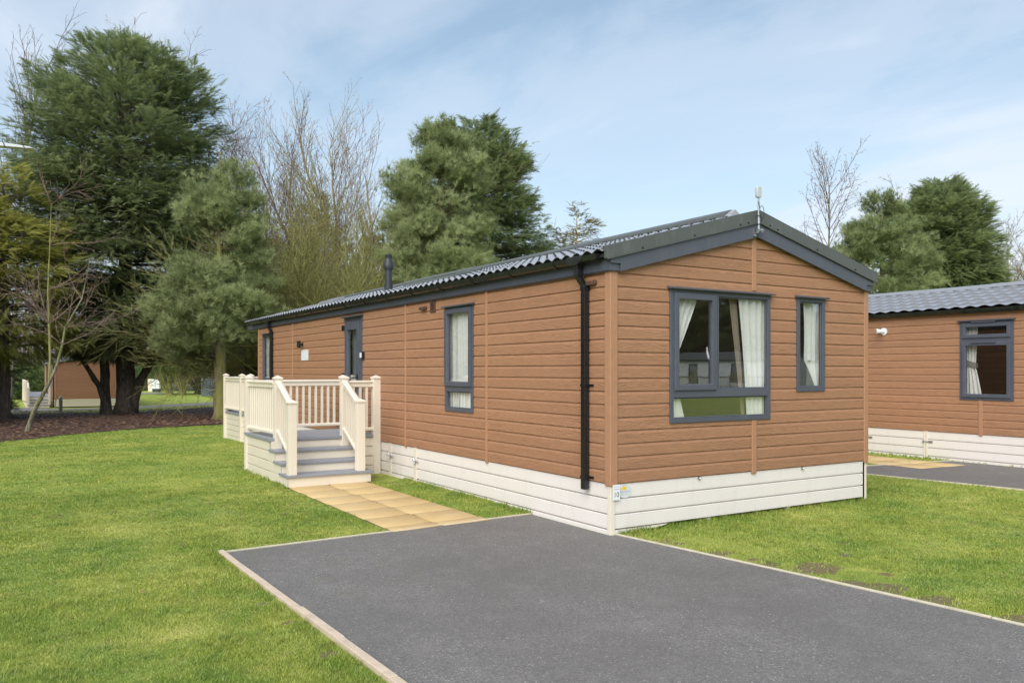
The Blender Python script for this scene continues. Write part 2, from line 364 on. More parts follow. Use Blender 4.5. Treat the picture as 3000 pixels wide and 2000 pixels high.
F_SPR = mat_leaf('golden_spruce_foliage', (.12, .13, .04), (.32, .26, .09))
F_BUSH = mat_leaf('shrub_foliage', (.05, .085, .025), (.22, .28, .10))
B_DARK = mat_bark('dark_bark', (.085, .070, .058), (.23, .185, .15))
B_PINE = mat_bark('mossy_pine_bark', (.09, .07, .055), (.30, .23, .17), (.27, .26, .07))
B_GREY = mat_bark('pale_bark', (.16, .13, .10), (.42, .36, .28), (.20, .21, .08))
B_MOSS = mat_bark('green_stem_bark', (.20, .195, .065), (.48, .45, .19))
B_TWIG = mat_bark('brown_twig_bark', (.15, .10, .085), (.36, .26, .21))
B_RED = mat_bark('reddish_twig_bark', (.22, .14, .12), (.48, .34, .29))
B_YTWIG = mat_bark('yellow_twig_bark', (.24, .20, .11), (.50, .42, .27))

# ---------------------------------------------------------------- lodge kit (all coordinates local to the lodge: x across, y along, z up)
def clip(poly, a, b, c):            # keep a*u + b*z <= c, points (u, z, d)
    out = []
    for i in range(len(poly)):
        p, q = poly[i], poly[(i + 1) % len(poly)]; fp = a * p[0] + b * p[1] - c; fq = a * q[0] + b * q[1] - c
        if fp <= 0: out.append(p)
        if (fp < 0 < fq) or (fq < 0 < fp):
            t = fp / (fp - fq); out.append(tuple(p[k] + (q[k] - p[k]) * t for k in range(3)))
    return out
def profile_wall(name, mat, parent, M, u0, u1, prof, holes=(), planes=(), outward=(0, 0, 1)):
    mb = MB(); ub = sorted({u0, u1} | {h[0] for h in holes if u0 < h[0] < u1} | {h[2] for h in holes if u0 < h[2] < u1})
    zs = []
    for (za, da), (zb, db) in zip(prof[:-1], prof[1:]):
        cuts = [za] + sorted(z for h in holes for z in (h[1], h[3]) if za < z < zb) + [zb]
        for p, q in zip(cuts[:-1], cuts[1:]):
            f = (lambda z: da if zb - za < 1e-6 else da + (db - da) * (z - za) / (zb - za))
            zs.append((p, da if p == za else f(p), q, db if q == zb else f(q)))
    for a, b in zip(ub[:-1], ub[1:]):
        for (p, dp, q, dq) in zs:
            um, zm = (a + b) / 2, (p + q) / 2
            if any(h[0] < um < h[2] and h[1] < zm < h[3] for h in holes): continue
            poly = [(a, p, dp), (b, p, dp), (b, q, dq), (a, q, dq)]
            for pl in planes:
                poly = clip(poly, *pl)
                if len(poly) < 3: break
            if len(poly) < 3: continue
            mb.add([M(*w) for w in poly], [tuple(range(len(poly)))], [[(w[0], w[1]) for w in poly]])
    return mb.build(name, mat, parent, recalc=False, outward=outward)
def siding_prof(zmin, zmax, zline, pitch, depth=.016):
    pr = []; k = math.ceil((zmin - zline) / pitch) - 1; z = zline + k * pitch
    while z < zmax:
        for zz_, d in ((z - .0, .001), (z + .002, .001), (z + .003, depth), (z + pitch * .76, depth), (z + pitch, 0.0)):
            pr.append((zz_, d))
        z += pitch
    # trim
    out = []
    for (za, da), (zb, db) in zip(pr[:-1], pr[1:]):
        if zb <= zmin or za >= zmax: continue
        f = lambda z_: da + (db - da) * ((z_ - za) / (zb - za) if zb > za else 0)
        if not out: out.append((max(za, zmin), f(max(za, zmin))))
        out.append((min(zb, zmax), f(min(zb, zmax))))
    return out
def plate(name, mat, parent, M, rect, holes, d0, d1, bevel=.004, **kw):
    """flat plate with rectangular holes, front at d1, back at d0"""
    u0, z0, u1, z1 = rect; mb = MB()
    us = sorted({u0, u1} | {h[0] for h in holes} | {h[2] for h in holes}); zs = sorted({z0, z1} | {h[1] for h in holes} | {h[3] for h in holes})
    idx = {}
    def vid(i, j, k):
        key = (i, j, k)
        if key not in idx: idx[key] = len(mb.v); mb.v.append(tuple(M(us[i], zs[j], (d0, d1)[k])))
        return idx[key]
    solid = lambda i, j: 0 <= i < len(us) - 1 and 0 <= j < len(zs) - 1 and not any(h[0] < (us[i] + us[i + 1]) / 2 < h[2] and h[1] < (zs[j] + zs[j + 1]) / 2 < h[3] for h in holes)
    def face(*a): mb.f.append(tuple(a)); mb.uv.append(None)
    for i in range(len(us) - 1):
        for j in range(len(zs) - 1):
            if not solid(i, j): continue
            for k in (0, 1): face(vid(i, j, k), vid(i + 1, j, k), vid(i + 1, j + 1, k), vid(i, j + 1, k))
            if not solid(i - 1, j): face(vid(i, j, 0), vid(i, j, 1), vid(i, j + 1, 1), vid(i, j + 1, 0))
            if not solid(i + 1, j): face(vid(i + 1, j, 0), vid(i + 1, j, 1), vid(i + 1, j + 1, 1), vid(i + 1, j + 1, 0))
            if not solid(i, j - 1): face(vid(i, j, 0), vid(i, j, 1), vid(i + 1, j, 1), vid(i + 1, j, 0))
            if not solid(i, j + 1): face(vid(i, j + 1, 0), vid(i, j + 1, 1), vid(i + 1, j + 1, 1), vid(i + 1, j + 1, 0))
    return mb.build(name, mat, parent, bevel=bevel, **kw)
def curtain(parent, M, top, bot, z0, z1, d=-.10, folds=9, mat=None, tie=None, name='curtain', amp=.025):
    """top=(u0,u1) bot=(u0,u1); tie=(z, u0, u1) pinches the cloth at that height"""
    mb = MB(); nu, nz = folds * 6, 22
    for j in range(nz + 1):
        z = z1 + (z0 - z1) * j / nz
        if tie:
            if z > tie[0]: f = ((z1 - z) / (z1 - tie[0])) ** 1.3; a = top[0] + (tie[1] - top[0]) * f; b = top[1] + (tie[2] - top[1]) * f
            else: f = ((tie[0] - z) / (tie[0] - z0)) ** .8; a = tie[1] + (bot[0] - tie[1]) * f; b = tie[2] + (bot[1] - tie[2]) * f
        else: f = j / nz; a = top[0] + (bot[0] - top[0]) * f; b = top[1] + (bot[1] - top[1]) * f
        for i in range(nu + 1):
            s = i / nu; w = math.sin(s * folds * 2 * math.pi + .6 * math.sin(s * 7 + j * .15)) * amp * (1 - .3 * f)
            mb.v.append(tuple(M(a + (b - a) * s, z, d + w)))
    for j in range(nz):
        for i in range(nu):
            k = j * (nu + 1) + i; mb.f.append((k, k + 1, k + nu + 2, k + nu + 1)); mb.uv.append(None)
    return mb.build(name, mat or M_CURT, parent, smooth=True, recalc=False)
def window(lodge, M, rect, lights, sashes=(), hood=True, fr=M_ANTH, name='window', fw=.055, d1=.034):
    u0, z0, u1, z1 = rect; zt = z1 - (.02 if hood else 0)
    w = plate(name, fr, lodge, M, (u0, z0, u1, zt), list(lights) + [s for s in sashes], -.02, d1)
    for l in lights:
        g = MB(); g.add([M(l[0] - .005, l[1] - .005, .004), M(l[2] + .005, l[1] - .005, .004), M(l[2] + .005, l[3] + .005, .004), M(l[0] - .005, l[3] + .005, .004)], [(0, 1, 2, 3)]); g.build('pane', M_GLASS, w, recalc=False)
        b = .014; plate('glazing_bead', fr, w, M, l, [(l[0] + b, l[1] + b, l[2] - b, l[3] - b)], .004, .018, bevel=.005)
    for s in sashes:
        k = .055; e = .012
        hole = (s[0] + k, s[1] + k, s[2] - k, s[3] - k)
        sa = plate('sash', fr, w, M, (s[0] - e, s[1] - e, s[2] + e, s[3] + e), [hole], .0, d1 + .022, bevel=.007)
        g = MB(); g.add([M(hole[0], hole[1], .02), M(hole[2], hole[1], .02), M(hole[2], hole[3], .02), M(hole[0], hole[3], .02)], [(0, 1, 2, 3)]); g.build('pane', M_GLASS, w, recalc=False)
    if hood:
        h = MB(); ov = .03
        h.prism([(zt, .0), (zt - .012, .085), (zt + .004, .09), (zt + .028, .0)], lambda p, e: M((u0 - ov, u1 + ov)[e], p[0], p[1])); h.build('drip_hood', fr, w, bevel=.003)
    return w
def roof_z(x, W, ze, slope): return ze + slope * (x if x < W / 2 else W - x)
def tile_roof(name, parent, x0, x1, y0, y1, zfn, mat=None, wav=.185, course=.35, amp=.022, step=.018, seg=6, shadek=1.45):
    """pressed metal tile sheets: waves along the eave, a lip at each course; u runs from eave x0 to ridge x1"""
    n = max(2, int((y1 - y0) / wav * seg)); ys = np.linspace(y0, y1, n + 1); nc = max(1, round(abs(x1 - x0) / course))
    V, F = [], []; w = np.abs(np.sin(np.pi * (ys - y0) / wav)) ** .8 * 0 + (.5 - .5 * np.cos(2 * np.pi * (ys - y0) / wav)) ** .75
    rows = []
    for c in range(nc):
        for k, (t, lift) in enumerate(((0, step + .012), (.03, step + .010), (.5, step * .5), (1, 0))):
            rows.append(((c + t) / nc, lift))
    for (t, lift) in rows:
        x = x0 + (x1 - x0) * t
        # scallop: the wave crest of each course hangs a little further down
        for yy, ww in zip(ys, w):
            V.append((x, yy, zfn(x) + lift * 1.0 + amp * ww))
    m = n + 1
    for r in range(len(rows) - 1):
        for i in range(n): F.append((r * m + i, r * m + i + 1, (r + 1) * m + i + 1, (r + 1) * m + i))
    # front lip closing the waves at the eave
    b = len(V)
    for yy, ww in zip(ys, w): V.append((x0, yy, zfn(x0) + step + .012 + amp * ww - .007))
    for i in range(n): F.append((b + i, b + i + 1, i + 1, i))
    o = np_mesh(name, V, F, mat or M_TILE, parent); o.data.materials.append(M_GAP_SHADE)
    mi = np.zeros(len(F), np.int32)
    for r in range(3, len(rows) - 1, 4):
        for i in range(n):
            if (w[i] + w[i + 1]) > shadek: mi[r * n + i] = 1  # crest step faces coloured dark as undercut shade, no opening there
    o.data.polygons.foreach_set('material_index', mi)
    o.data.polygons.foreach_set('use_smooth', [True] * len(o.data.polygons))
    e = o.modifiers.new('split', 'EDGE_SPLIT'); e.split_angle = R(38); return o
def skirting(parent, M, u0, u1, strips, ztop, zlow, outward, mat=M_SKIRT, extra=None, name='skirting'):
    pr = []; strips = [(a, b - (.004 if b < ztop - .01 else 0)) for a, b in strips]
    for (a, b) in strips:
        pr += [(a, -.03), (a, -.004), (a + .006, .0), (a + .012, .0), (a + .014, -.003), (a + .017, -.003), (a + .019, .0),
               (b - .022, .0), (b - .020, -.003), (b - .017, -.003), (b - .015, .0), (b - .006, .0), (b, -.004), (b, -.03)]
    o = profile_wall(name, mat, parent, M, u0, u1, pr, outward=outward)
    g = MB(); g.mbox(M, u0, u1, zlow, ztop, -.06, -.031); g.build('skirting_backing', M_GAP_SHADE, parent)
    return o
def gable_planes(W, za, slope, d=0): return [(-slope, 1, za), (slope, 1, za + slope * W)]
STR3 = [(.064, .2135), (.2215, .3765), (.3845, .536)]
STR4 = [(-.03, .052)] + STR3

# ================================================================= the main lodge (world axes, corner at the origin)
W, LN = 4.27, 13.9
SL = .2675; Z0, PIT = .681, .1376
lodge = empty('wood_lodge', (0, 0, 0), label='large brown wood-grain clad lodge in the middle, beside the tarmac drive', cat='lodge')
ML = lambda u, z, d: (-d, u, z)          # long side facing the drive
MF = lambda u, z, d: (u, -d, z)          # gable end
MR = lambda u, z, d: (W + d, u, z)
ME = lambda u, z, d: (u, LN + d, z)
win_l = [(12.62, 1.472, 13.46, 2.60), (2.91, 1.150, 3.73, 2.62)]
door_r = (6.93, .66, 7.79, 2.69)
fwin = (.80, 1.145, 2.40, 2.625); swin = (2.88, 1.465, 3.405, 2.625)
ZT = 2.79
profile_wall('wall', M_SID, lodge, ML, .0, LN, siding_prof(.534, ZT + .06, Z0, PIT), [*win_l, door_r], outward=(-1, 0, 0))
profile_wall('wall', M_SID, lodge, MF, .0, W, siding_prof(.534, 3.42, Z0, PIT), [fwin, swin], gable_planes(W, 2.86, SL), outward=(0, -1, 0))
profile_wall('wall', M_SID, lodge, MR, .0, LN, siding_prof(.534, ZT + .06, Z0, PIT), outward=(1, 0, 0))
profile_wall('wall', M_SID, lodge, ME, .0, W, siding_prof(.534, 3.42, Z0, PIT), [], gable_planes(W, 2.86, SL), outward=(0, 1, 0))
# inner lining, floor and partition so that the windows look into a room
plate('inner_wall', M_IN, lodge, ML, (.10, .60, LN - .1, 2.75), [(a, b, c, d) for a, b, c, d in win_l] + [door_r], -.09, -.06, bevel=0)
plate('inner_wall', M_IN, lodge, MF, (.10, .60, W - .1, 2.75), [fwin, swin], -.09, -.06, bevel=0)
for ya, yb in ((.1, 4.6), (4.65, 9.3), (9.35, LN - .1)):
    t = MB(); t.box(.1, W - .1, ya, yb, .58, .61); t.box(.1, W - .1, ya, yb, 2.72, 2.75); t.box(W - .12, W - .09, ya, yb, .61, 2.72); t.box(.1, W - .12, yb - .03, yb, .61, 2.72); t.build('room', M_IN if ya < 9 else M_IN, lodge)
# corner trims, battens
for (sx_, M1, M2, a, b) in ((0, ML, MF, 0, 0), (1, MF, MR, W, 0)):
    t = MB()
    if sx_ == 0: t.prism([(-.026, -.026), (.075, -.026), (.075, 0), (0, 0), (0, .075), (-.026, .075)], lambda p, e: (p[0], p[1], (.516, 2.80)[e]))
    else: t.prism([(W + .026, -.026), (W - .060, -.026), (W - .060, 0), (W, 0), (W, .075), (W + .026, .075)], lambda p, e: (p[0], p[1], (.516, 2.80)[e]))
    t.build('corner_trim', M_TRIM, lodge, bevel=.008)
t = MB(); t.box(-.024, .05, LN - .05, LN + .024, .516, 2.80); t.build('corner_trim', M_TRIM, lodge, bevel=.006)
for y in (11.06, 5.11, 2.565):
    t = MB(); t.mbox(ML, y - .026, y + .026, .516, 2.80, .004, .026); t.build('batten', M_TRIM, lodge, bevel=.006)
t = MB(); t.mbox(MF, 2.095, 2.17, .512, 1.142, .004, .026); t.build('batten', M_TRIM, lodge, bevel=.006)
t = MB(); t.mbox(MF, 2.095, 2.17, 2.66, 3.40, .004, .026); t.build('batten', M_TRIM, lodge, bevel=.006)
# skirting
skirting(lodge, ML, .045, 4.745, STR4, .534, -.1, (-1, 0, 0)); skirting(lodge, ML, 4.80, LN, STR4, .534, -.1, (-1, 0, 0))
skirting(lodge, MF, .045, W - .03, STR3, .534, .066, (0, -1, 0)); skirting(lodge, MR, 0, LN, STR3, .534, .064, (1, 0, 0)); skirting(lodge, ME, 0, W, STR3, .534, .064, (0, 1, 0))
t = MB(); t.prism([(.045, -.02), (.045, .054), (.80, .054), (.72, .038), (.3, .0)], lambda p, e: MF(p[0], p[1], (-.01, .0)[e])); t.build('skirting_offcut', M_SKIRT, lodge)
t = MB(); t.prism([(-.012, -.012), (.045, -.012), (.045, -.002), (-.002, -.002), (-.002, .045), (-.012, .045)], lambda p, e: (p[0], p[1], (-.03, .530)[e])); t.build('skirting_corner', M_CREAM, lodge, bevel=.003)
t = MB(); t.box(W - .03, W + .008, -.008, .0, .035, .530); t.build('skirting_corner', M_CREAM, lodge, bevel=.002)
for y in (5.73, 4.772):
    t = MB(); t.mbox(ML, y - .05, y - .008, -.02, .54, .001, .012); t.mbox(ML, y + .006, y + .046, -.02, .54, .001, .012); t.build('skirting_joint', M_CREAM, lodge, bevel=.002)
    t = MB(); t.mbox(ML, y - .075, y + .03, .315, .345, .013, .019); t.mbox(ML, y - .012, y + .012, .27, .39, .013, .022)
    t.tube([ML(y - .10, .335, .03), ML(y - .03, .325, .034), ML(y + .055, .34, .03)], .009, 6); t.tube([ML(y - .02, .30, .028), ML(y + .02, .38, .028)], .007, 6)
    t.tube([ML(y - .105, .32, .03), ML(y - .118, .34, .03), ML(y - .10, .36, .03), ML(y - .085, .34, .03), ML(y - .10, .32, .03)], .006, 6)
    t.build('latch', M_STEEL, lodge)
for x in (1.25, 3.0):
    t = MB(); t.tube([MF(x, .519, 0), MF(x, .519, .02)], .017, 10); t.tube([MF(x, .519, .02), MF(x + .005, .512, .034)], .009, 8); t.mbox(MF, x - .025, x + .025, .517, .524, .018, .026); t.build('turn_button', M_STEEL, lodge)
for x in (1.43, 2.78):
    t = MB(); t.box(x - .025, x + .025, .02, .07, -.10, .07); t.build('support_post', M_SKIRT, lodge)
t = MB(); t.box(.1, W - .1, .30, .34, -.1, .5); t.box(.25, W - .25, .6, 13.4, .3, .5); t.build('chassis', M_GAP_SHADE, lodge)
# fascia along the eaves and boxed ends
def fascia(parent, W_, L0, L1, za, M=M_ANTH, over=.05):
    for s in (0, 1):
        x = lambda a: (-a if s == 0 else W_ + a)
        t = MB(); t.box(min(x(.05), x(.028)), max(x(.05), x(.028)), L0 - over, L1, za - .035, za + .16); t.box(min(x(.05), x(0)), max(x(.05), x(0)), L0 - over, L1, za - .034, za - .020)
        t.build('fascia', M, parent, bevel=.004)
        t = MB(); t.box(min(x(.051), x(-.10)), max(x(.051), x(-.10)), L0 - over - .004, L0 - .028, za - .030, za + .125); t.build('box_end', M, parent, bevel=.004)
fascia(lodge, W, 0, 14.26, ZT)
def barge(parent, W_, y, za, slope, M1=M_ANTH, M2=M_TRIMMET, sgn=-1, metal=True, xin=.075):
    zb = lambda x: za - .035 + slope * x if x <= W_ / 2 else za - .035 + slope * (W_ - x)
    ap = W_ / 2
    for s in (0, 1):
        X = lambda x: x if s == 0 else W_ - x
        t = MB(); poly = [(xin, zb(xin)), (ap, zb(ap)), (ap, zb(ap) + .173), (-.058, zb(0) + .173 - slope * .058), (-.058, zb(0) + .10), (xin, zb(xin) + .08)]
        t.prism(poly, lambda p, e: (X(p[0]), y + sgn * (.0, .026)[e], p[1])); t.build('bargeboard', M1, parent, bevel=.004)
        if metal:
            t = MB(); poly = [(-.115, zb(0) + .132), (ap, zb(ap) + .186), (ap, zb(ap) + .338), (-.115, zb(0) + .252)]
            poly = [(-.115, zb(0) + .173 - slope * .115), (ap, zb(ap) + .173), (ap, zb(ap) + .313), (-.115, zb(0) + .298 - slope * .115)]
            t.prism(poly, lambda p, e: (X(p[0]), y + sgn * (-.02, .045)[e], p[1]))
            t.prism([(q[0], q[1]) for q in ((-.115, zb(0) + .160 - slope * .115), (ap, zb(ap) + .160), (ap, zb(ap) + .173), (-.115, zb(0) + .173 - slope * .115))], lambda p, e: (X(p[0]), y + sgn * (.03, .052)[e], p[1]))
            # lap flange on top of the tiles and fixings
            t.prism([(-.115, zb(0) + .298 - slope * .115), (ap, zb(ap) + .313), (ap, zb(ap) + .320), (-.115, zb(0) + .305 - slope * .115)], lambda p, e: (X(p[0]), y + sgn * (-.14, .045)[e], p[1]))
            mo = t.build('verge_trim', M2, parent, bevel=.003)
            for xx in (.35, 1.1, 1.82, 1.95): f = MB(); f.tube([(X(xx), y + sgn * .044, zb(xx) + .195), (X(xx), y + sgn * .054, zb(xx) + .195)], .010, 8); f.build('fixing', M_BLACK, mo)
barge(lodge, W, -.051, 2.77, .2575)
barge(lodge, W, 14.80, 2.77, .2575, sgn=1, metal=False)
t = MB(); t.box(-.055, .4, 14.26, 14.82, ZT - .034, ZT - .0); t.box(-.05, -.03, 14.26, 14.80, ZT - .034, ZT + .10); t.build('soffit', M_ANTH, lodge)
# roof
ZE = 2.957
zr = lambda x: roof_z(x, W, ZE, .277)
t = MB(); t.prism([(-.10, zr(0) - .027), (W / 2, zr(W / 2)), (W + .10, zr(0) - .027), (W + .10, zr(0) - .06), (W / 2, zr(W / 2) - .035), (-.10, zr(0) - .06)], lambda p, e: (p[0], (-.045, 14.80)[e], p[1])); t.build('roof_deck', M_GAP_SHADE, lodge)
roof = empty('roof', (0, 0, 0), parent=lodge)
tile_roof('tile_sheet', roof, -.130, W / 2, -.03, 14.82, lambda x: zr(x) + .004, amp=.036, step=.022, seg=10, shadek=1.72)
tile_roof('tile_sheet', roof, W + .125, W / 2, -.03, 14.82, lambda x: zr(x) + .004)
zap = zr(W / 2)
t = MB(); c_ = W / 2
for (ya, yb, up) in ((.34, 3.4, .012), (3.4, 6.6, 0), (6.6, 9.8, .012), (9.8, 14.8, 0)):
    t.prism([(c_ - .15, zap - .005 + up), (c_ - .12, zap + .065 + up), (c_, zap + .118 + up), (c_ + .12, zap + .065 + up), (c_ + .15, zap - .005 + up)], lambda p, e: (p[0], (ya, yb + .02)[e], p[1]))
y = .45
while y < 14.5:
    t.box(c_ - .162, c_ - .128, y, y + .105, zap + .022, zap + .042); y += .165
rc = t.build('ridge_cap', M_TRIMMET, roof, bevel=.005)
t = MB(); t.prism([(c_ - .11, zap + .05), (c_, zap + .125), (c_ + .11, zap + .05), (c_ + .11, zap + .0), (c_ - .11, zap + .0)], lambda p, e: (p[0], (.27, .40)[e], p[1])); t.build('ridge_end_cap', M_TILE, rc, bevel=.01)
# roof window, low vent, flue
def on_roof(x0, x1, y0, y1, h, m, name, inset=None):
    t = MB(); t.prism([(x0, zr(x0) + .015), (x1, zr(x1) + .015), (x1 - .03, zr(x1 - .03) + h), (x0 + .03, zr(x0 + .03) + h)], lambda p, e: (p[0], (y0, y1)[e], p[1]))
    o = t.build(name, m, lodge, bevel=.012); return o
on_roof(.72, 1.32, 5.0, 6.9, .10, M_TRIMMET, 'roof_light')
t = MB(); t.prism([(.80, zr(.8) + .101), (1.24, zr(1.24) + .101), (1.24, zr(1.24) + .108), (.80, zr(.8) + .108)], lambda p, e: (p[0], (5.1, 6.8)[e], p[1])); t.build('roof_light_pane', M_GLASS, lodge)
on_roof(.38, .72, 9.75, 10.55, .13, plain('grey_roof_vent', (.22, .22, .24), .4, .1), 'roof_vent')
fl = MB(); FX, FY = 1.2, 8.62
fl.tube([(FX, FY, 3.2), (FX, FY, 3.44)], .085, 20); fl.tube([(FX, FY, 3.44), (FX, FY, 3.76)], .070, 20); fl.tube([(FX, FY, 3.44), (FX, FY, 3.465)], .078, 20)
fl.tube([(FX, FY, 3.745), (FX, FY, 3.765)], .085, 20)
fl.tube([(FX, FY, 3.77), (FX, FY, 3.80), (FX, FY, 3.86), (FX, FY, 3.97)], [.10, .108, .104, .062], 20)
fo = fl.build('flue', M_CHAR, lodge, smooth=True); fo.modifiers.new('e', 'EDGE_SPLIT').split_angle = R(35)
t = MB(); t.tube([(FX, FY, 3.965), (FX, FY, 3.985), (FX, FY, 4.05)], [.062, .066, .060], 20)
for z in (3.995, 4.01, 4.025, 4.04): t.tube([(FX, FY, z), (FX, FY, z + .006)], .071, 20)
t.build('cowl', M_CHAR, fo)
# gutters
def gutter(parent, x, y0, y1, z, sgn=-1, hide_ends=False):
    pr = [(0, .0), (0, -.035), (-.012, -.058), (-.035, -.068), (-.075, -.068), (-.098, -.055), (-.108, -.02), (-.110, .004), (-.103, .004), (-.100, -.02), (-.09, -.05), (-.07, -.061), (-.035, -.061), (-.008, -.045), (-.006, .0)]
    t = MB(); t.prism(pr, lambda p, e: (x - sgn * p[0] * -1 * -1, (y0, y1)[e], z + p[1]) if False else (x + (p[0] if sgn < 0 else -p[0]), (y0, y1)[e], z + p[1]))
    g = t.build('gutter', M_GUT, parent, smooth=False)
    yy = y0 + .75; k = 0
    while yy < y1 - .2:
        u = MB(); wdt = .05 if k % 3 == 2 else .022
        u.prism([(.0, .004), (.0, -.06), (-.03, -.076), (-.08, -.076), (-.106, -.06), (-.118, -.02), (-.119, .008), (-.108, .008), (-.106, -.02), (-.08, -.066), (-.03, -.066), (-.006, -.05), (-.006, .004)], lambda p, e: (x + (p[0] if sgn < 0 else -p[0]), (yy, yy + wdt)[e], z + p[1])); u.build('gutter_bracket', M_BLACK, g)
        yy += .95; k += 1
    return g
gt = gutter(lodge, -.052, .06, 14.3, 2.938)
gutter(lodge, W + .052, .06, 14.3, 2.938, sgn=1)
t = MB(); t.box(-.158, -.054, .05, .062, 2.885, 2.940); t.build('gutter_end', M_BLACK, gt)
def downpipe(parent, y, ztop, zbot, xg=-.105, sw=.075, hopper=True, brackets=(1.565, .578)):
    h = .033
    def sq(pts):
        t = MB(); n = len(pts); vs = []
        for (x, yy, z) in pts: vs += [(x - h, yy - h, z), (x + h, yy - h, z), (x + h, yy + h, z), (x - h, yy + h, z)]
        fs = [(3, 2, 1, 0), (4 * n - 4, 4 * n - 3, 4 * n - 2, 4 * n - 1)]
        for i in range(n - 1):
            for k in range(4): fs.append((4 * i + k, 4 * i + (k + 1) % 4, 4 * i + 4 + (k + 1) % 4, 4 * i + 4 + k))
        return t.add(vs, fs)
    t = sq([(xg, y + .03, ztop), (xg, y + .03, ztop - .16), (-.060, y - .03, ztop - .27), (-.060, y - .03, zbot)])
    d = t.build('downpipe', M_BLACK, parent, bevel=.004)
    c = MB()
    for z, yy, x in ((ztop - .05, y + .03, xg), (ztop - .15, y + .03, xg), (ztop - .285, y - .03, -.060)): c.box(x - h - .006, x + h + .006, yy - h - .006, yy + h + .006, z - .02, z + .02)
    c.build('pipe_socket', M_BLACK, d, bevel=.003)
    for z in brackets:
        c = MB(); c.box(-.060 - h - .006, -.060 + h + .006, y - .03 - h - .006, y - .03 + h + .006, z - .012, z + .012); c.box(-.03, -.014, y - .03 - h - .07, y - .03 + h + .07, z - .012, z + .012)
        c.build('pipe_bracket', M_BLACK, d, bevel=.002)
    return d
dp = downpipe(lodge, .40, 2.895, .446)
t = MB(); t.prism([(.30, 2.948), (.57, 2.948), (.57, 2.895), (.49, 2.855), (.38, 2.855), (.30, 2.895)], lambda p, e: ((-.168, -.05)[e], p[0], p[1])); t.build('outlet', M_GUT, dp, bevel=.006)
downpipe(lodge, 12.62, 2.895, .60, brackets=(1.6,))
# windows and door
u0, z0, u1, z1 = fwin
w1 = window(lodge, MF, (u0, z0, u1, z1 + .02), [(u0 + .05, z0 + .05, u1 - .05, 1.425), (1.54, 1.515, u1 - .05, 2.565)], [(.862, 1.515, 1.475, 2.565)])
w2 = window(lodge, MF, (swin[0], swin[1], swin[2], swin[3] + .02), [(swin[0] + .055, swin[1] + .055, swin[2] - .055, swin[3] - .055)])
a, b, c, d = win_l[1]
w3 = window(lodge, ML, (a, b, c, d + .02), [(a + .06, b + .05, c - .05, 1.43)], [(a + .04, 1.515, c - .03, d - .045)])
a, b, c, d = win_l[0]
w4 = window(lodge, ML, (a, b, c, d + .02), [(a + .06, b + .06, c - .06, d - .06)])
curtain(w1, MF, (.84, 1.30), (.84, .90), 1.72, 2.60, d=-.045, folds=4)
curtain(w1, MF, (.84, .90), (.84, 1.10), 1.16, 1.72, d=-.045, folds=3)
curtain(w1, MF, (1.93, 2.37), (2.08, 2.38), 1.16, 2.60, d=-.045, folds=4, amp=.03)
curtain(w1, MF, (1.82, 1.94), (2.04, 2.10), 1.16, 2.60, d=-.09, folds=2, mat=M_CURT2, amp=.012)
curtain(w2, MF, (3.13, 3.40), (3.36, 3.40), 1.47, 1.85, d=-.07, folds=2); curtain(w2, MF, (3.11, 3.40), (3.13, 3.40), 1.85, 2.62, d=-.07, folds=3)
curtain(w3, ML, (2.91, 3.46), (2.93, 3.42), 1.15, 2.62, d=-.04, folds=6, amp=.018); curtain(w3, ML, (3.44, 3.73), (3.46, 3.73), 1.15, 2.62, d=-.055, folds=2, amp=.01)
curtain(w4, ML, (13.15, 13.46), (13.2, 13.46), 1.47, 2.6, d=-.065, folds=3)
t = MB(); t.tube([MF(1.445, 1.86, .012), MF(1.445, 1.86, -.03)], .016, 8); t.tube([MF(1.445, 1.86, -.03), MF(1.44, 1.93, -.05), MF(1.435, 1.99, -.05)], [.014, .013, .010], 8); t.build('window_handle', M_WHITEPL, w1)
# mirror-side detail: sill in the small kitchen window
dr = plate('door', M_ANTH, lodge, ML, (door_r[0], door_r[1], door_r[2], 2.70), [(7.05, .78, 7.67, 2.55)], -.03, .030)
plate('door_leaf', M_ANTH, dr, ML, (7.02, .72, 7.735, 2.60), [(7.145, .88, 7.615, 2.46)], -.01, .052, bevel=.007)
t = MB(); t.add([ML(7.14, .87, .015), ML(7.62, .87, .015), ML(7.62, 2.47, .015), ML(7.14, 2.47, .015)], [(0, 1, 2, 3)]); t.build('pane', M_GLASS, dr, recalc=False)
t = MB(); t.prism([(2.69, .0), (2.682, .10), (2.70, .105), (2.725, .0)], lambda p, e: ML((6.89, 7.83)[e], p[0], p[1])); t.build('drip_hood', M_ANTH, dr, bevel=.003)
for z in (2.50, 1.62, .95):
    t = MB(); t.mbox(ML, 7.76, 7.83, z - .05, z + .05, .03, .066); t.tube([ML(7.80, z - .055, .07), ML(7.80, z + .055, .07)], .014, 8); t.build('hinge', M_BLACK, dr, bevel=.004)
t = MB(); t.mbox(ML, 7.06, 7.10, 1.42, 1.66, .052, .062); t.tube([ML(7.08, 1.60, .06), ML(7.08, 1.60, .10), ML(7.20, 1.595, .105)], .012, 8); t.build('door_handle', M_BLACK, dr)
curtain(dr, ML, (7.05, 7.70), (7.05, 7.70), 1.55, 2.5, d=-.08, folds=5, mat=plain('grey_blind', (.22, .24, .22), .8), amp=.008)
t = MB(); t.mbox(ML, 6.83, 6.93, 1.93, 2.05, .013, .065); ks = t.build('key_safe', M_BLACK, lodge, bevel=.012)
t = MB(); t.mbox(ML, 6.845, 6.915, 1.945, 2.035, .066, .080); t.build('keypad', M_WHITEPL, ks, bevel=.006)
t = MB(); t.tube([ML(10.34, 2.20, .10), ML(10.34, 2.345, .10)], .040, 16); lp = t.build('wall_lamp', M_BLACK, lodge)
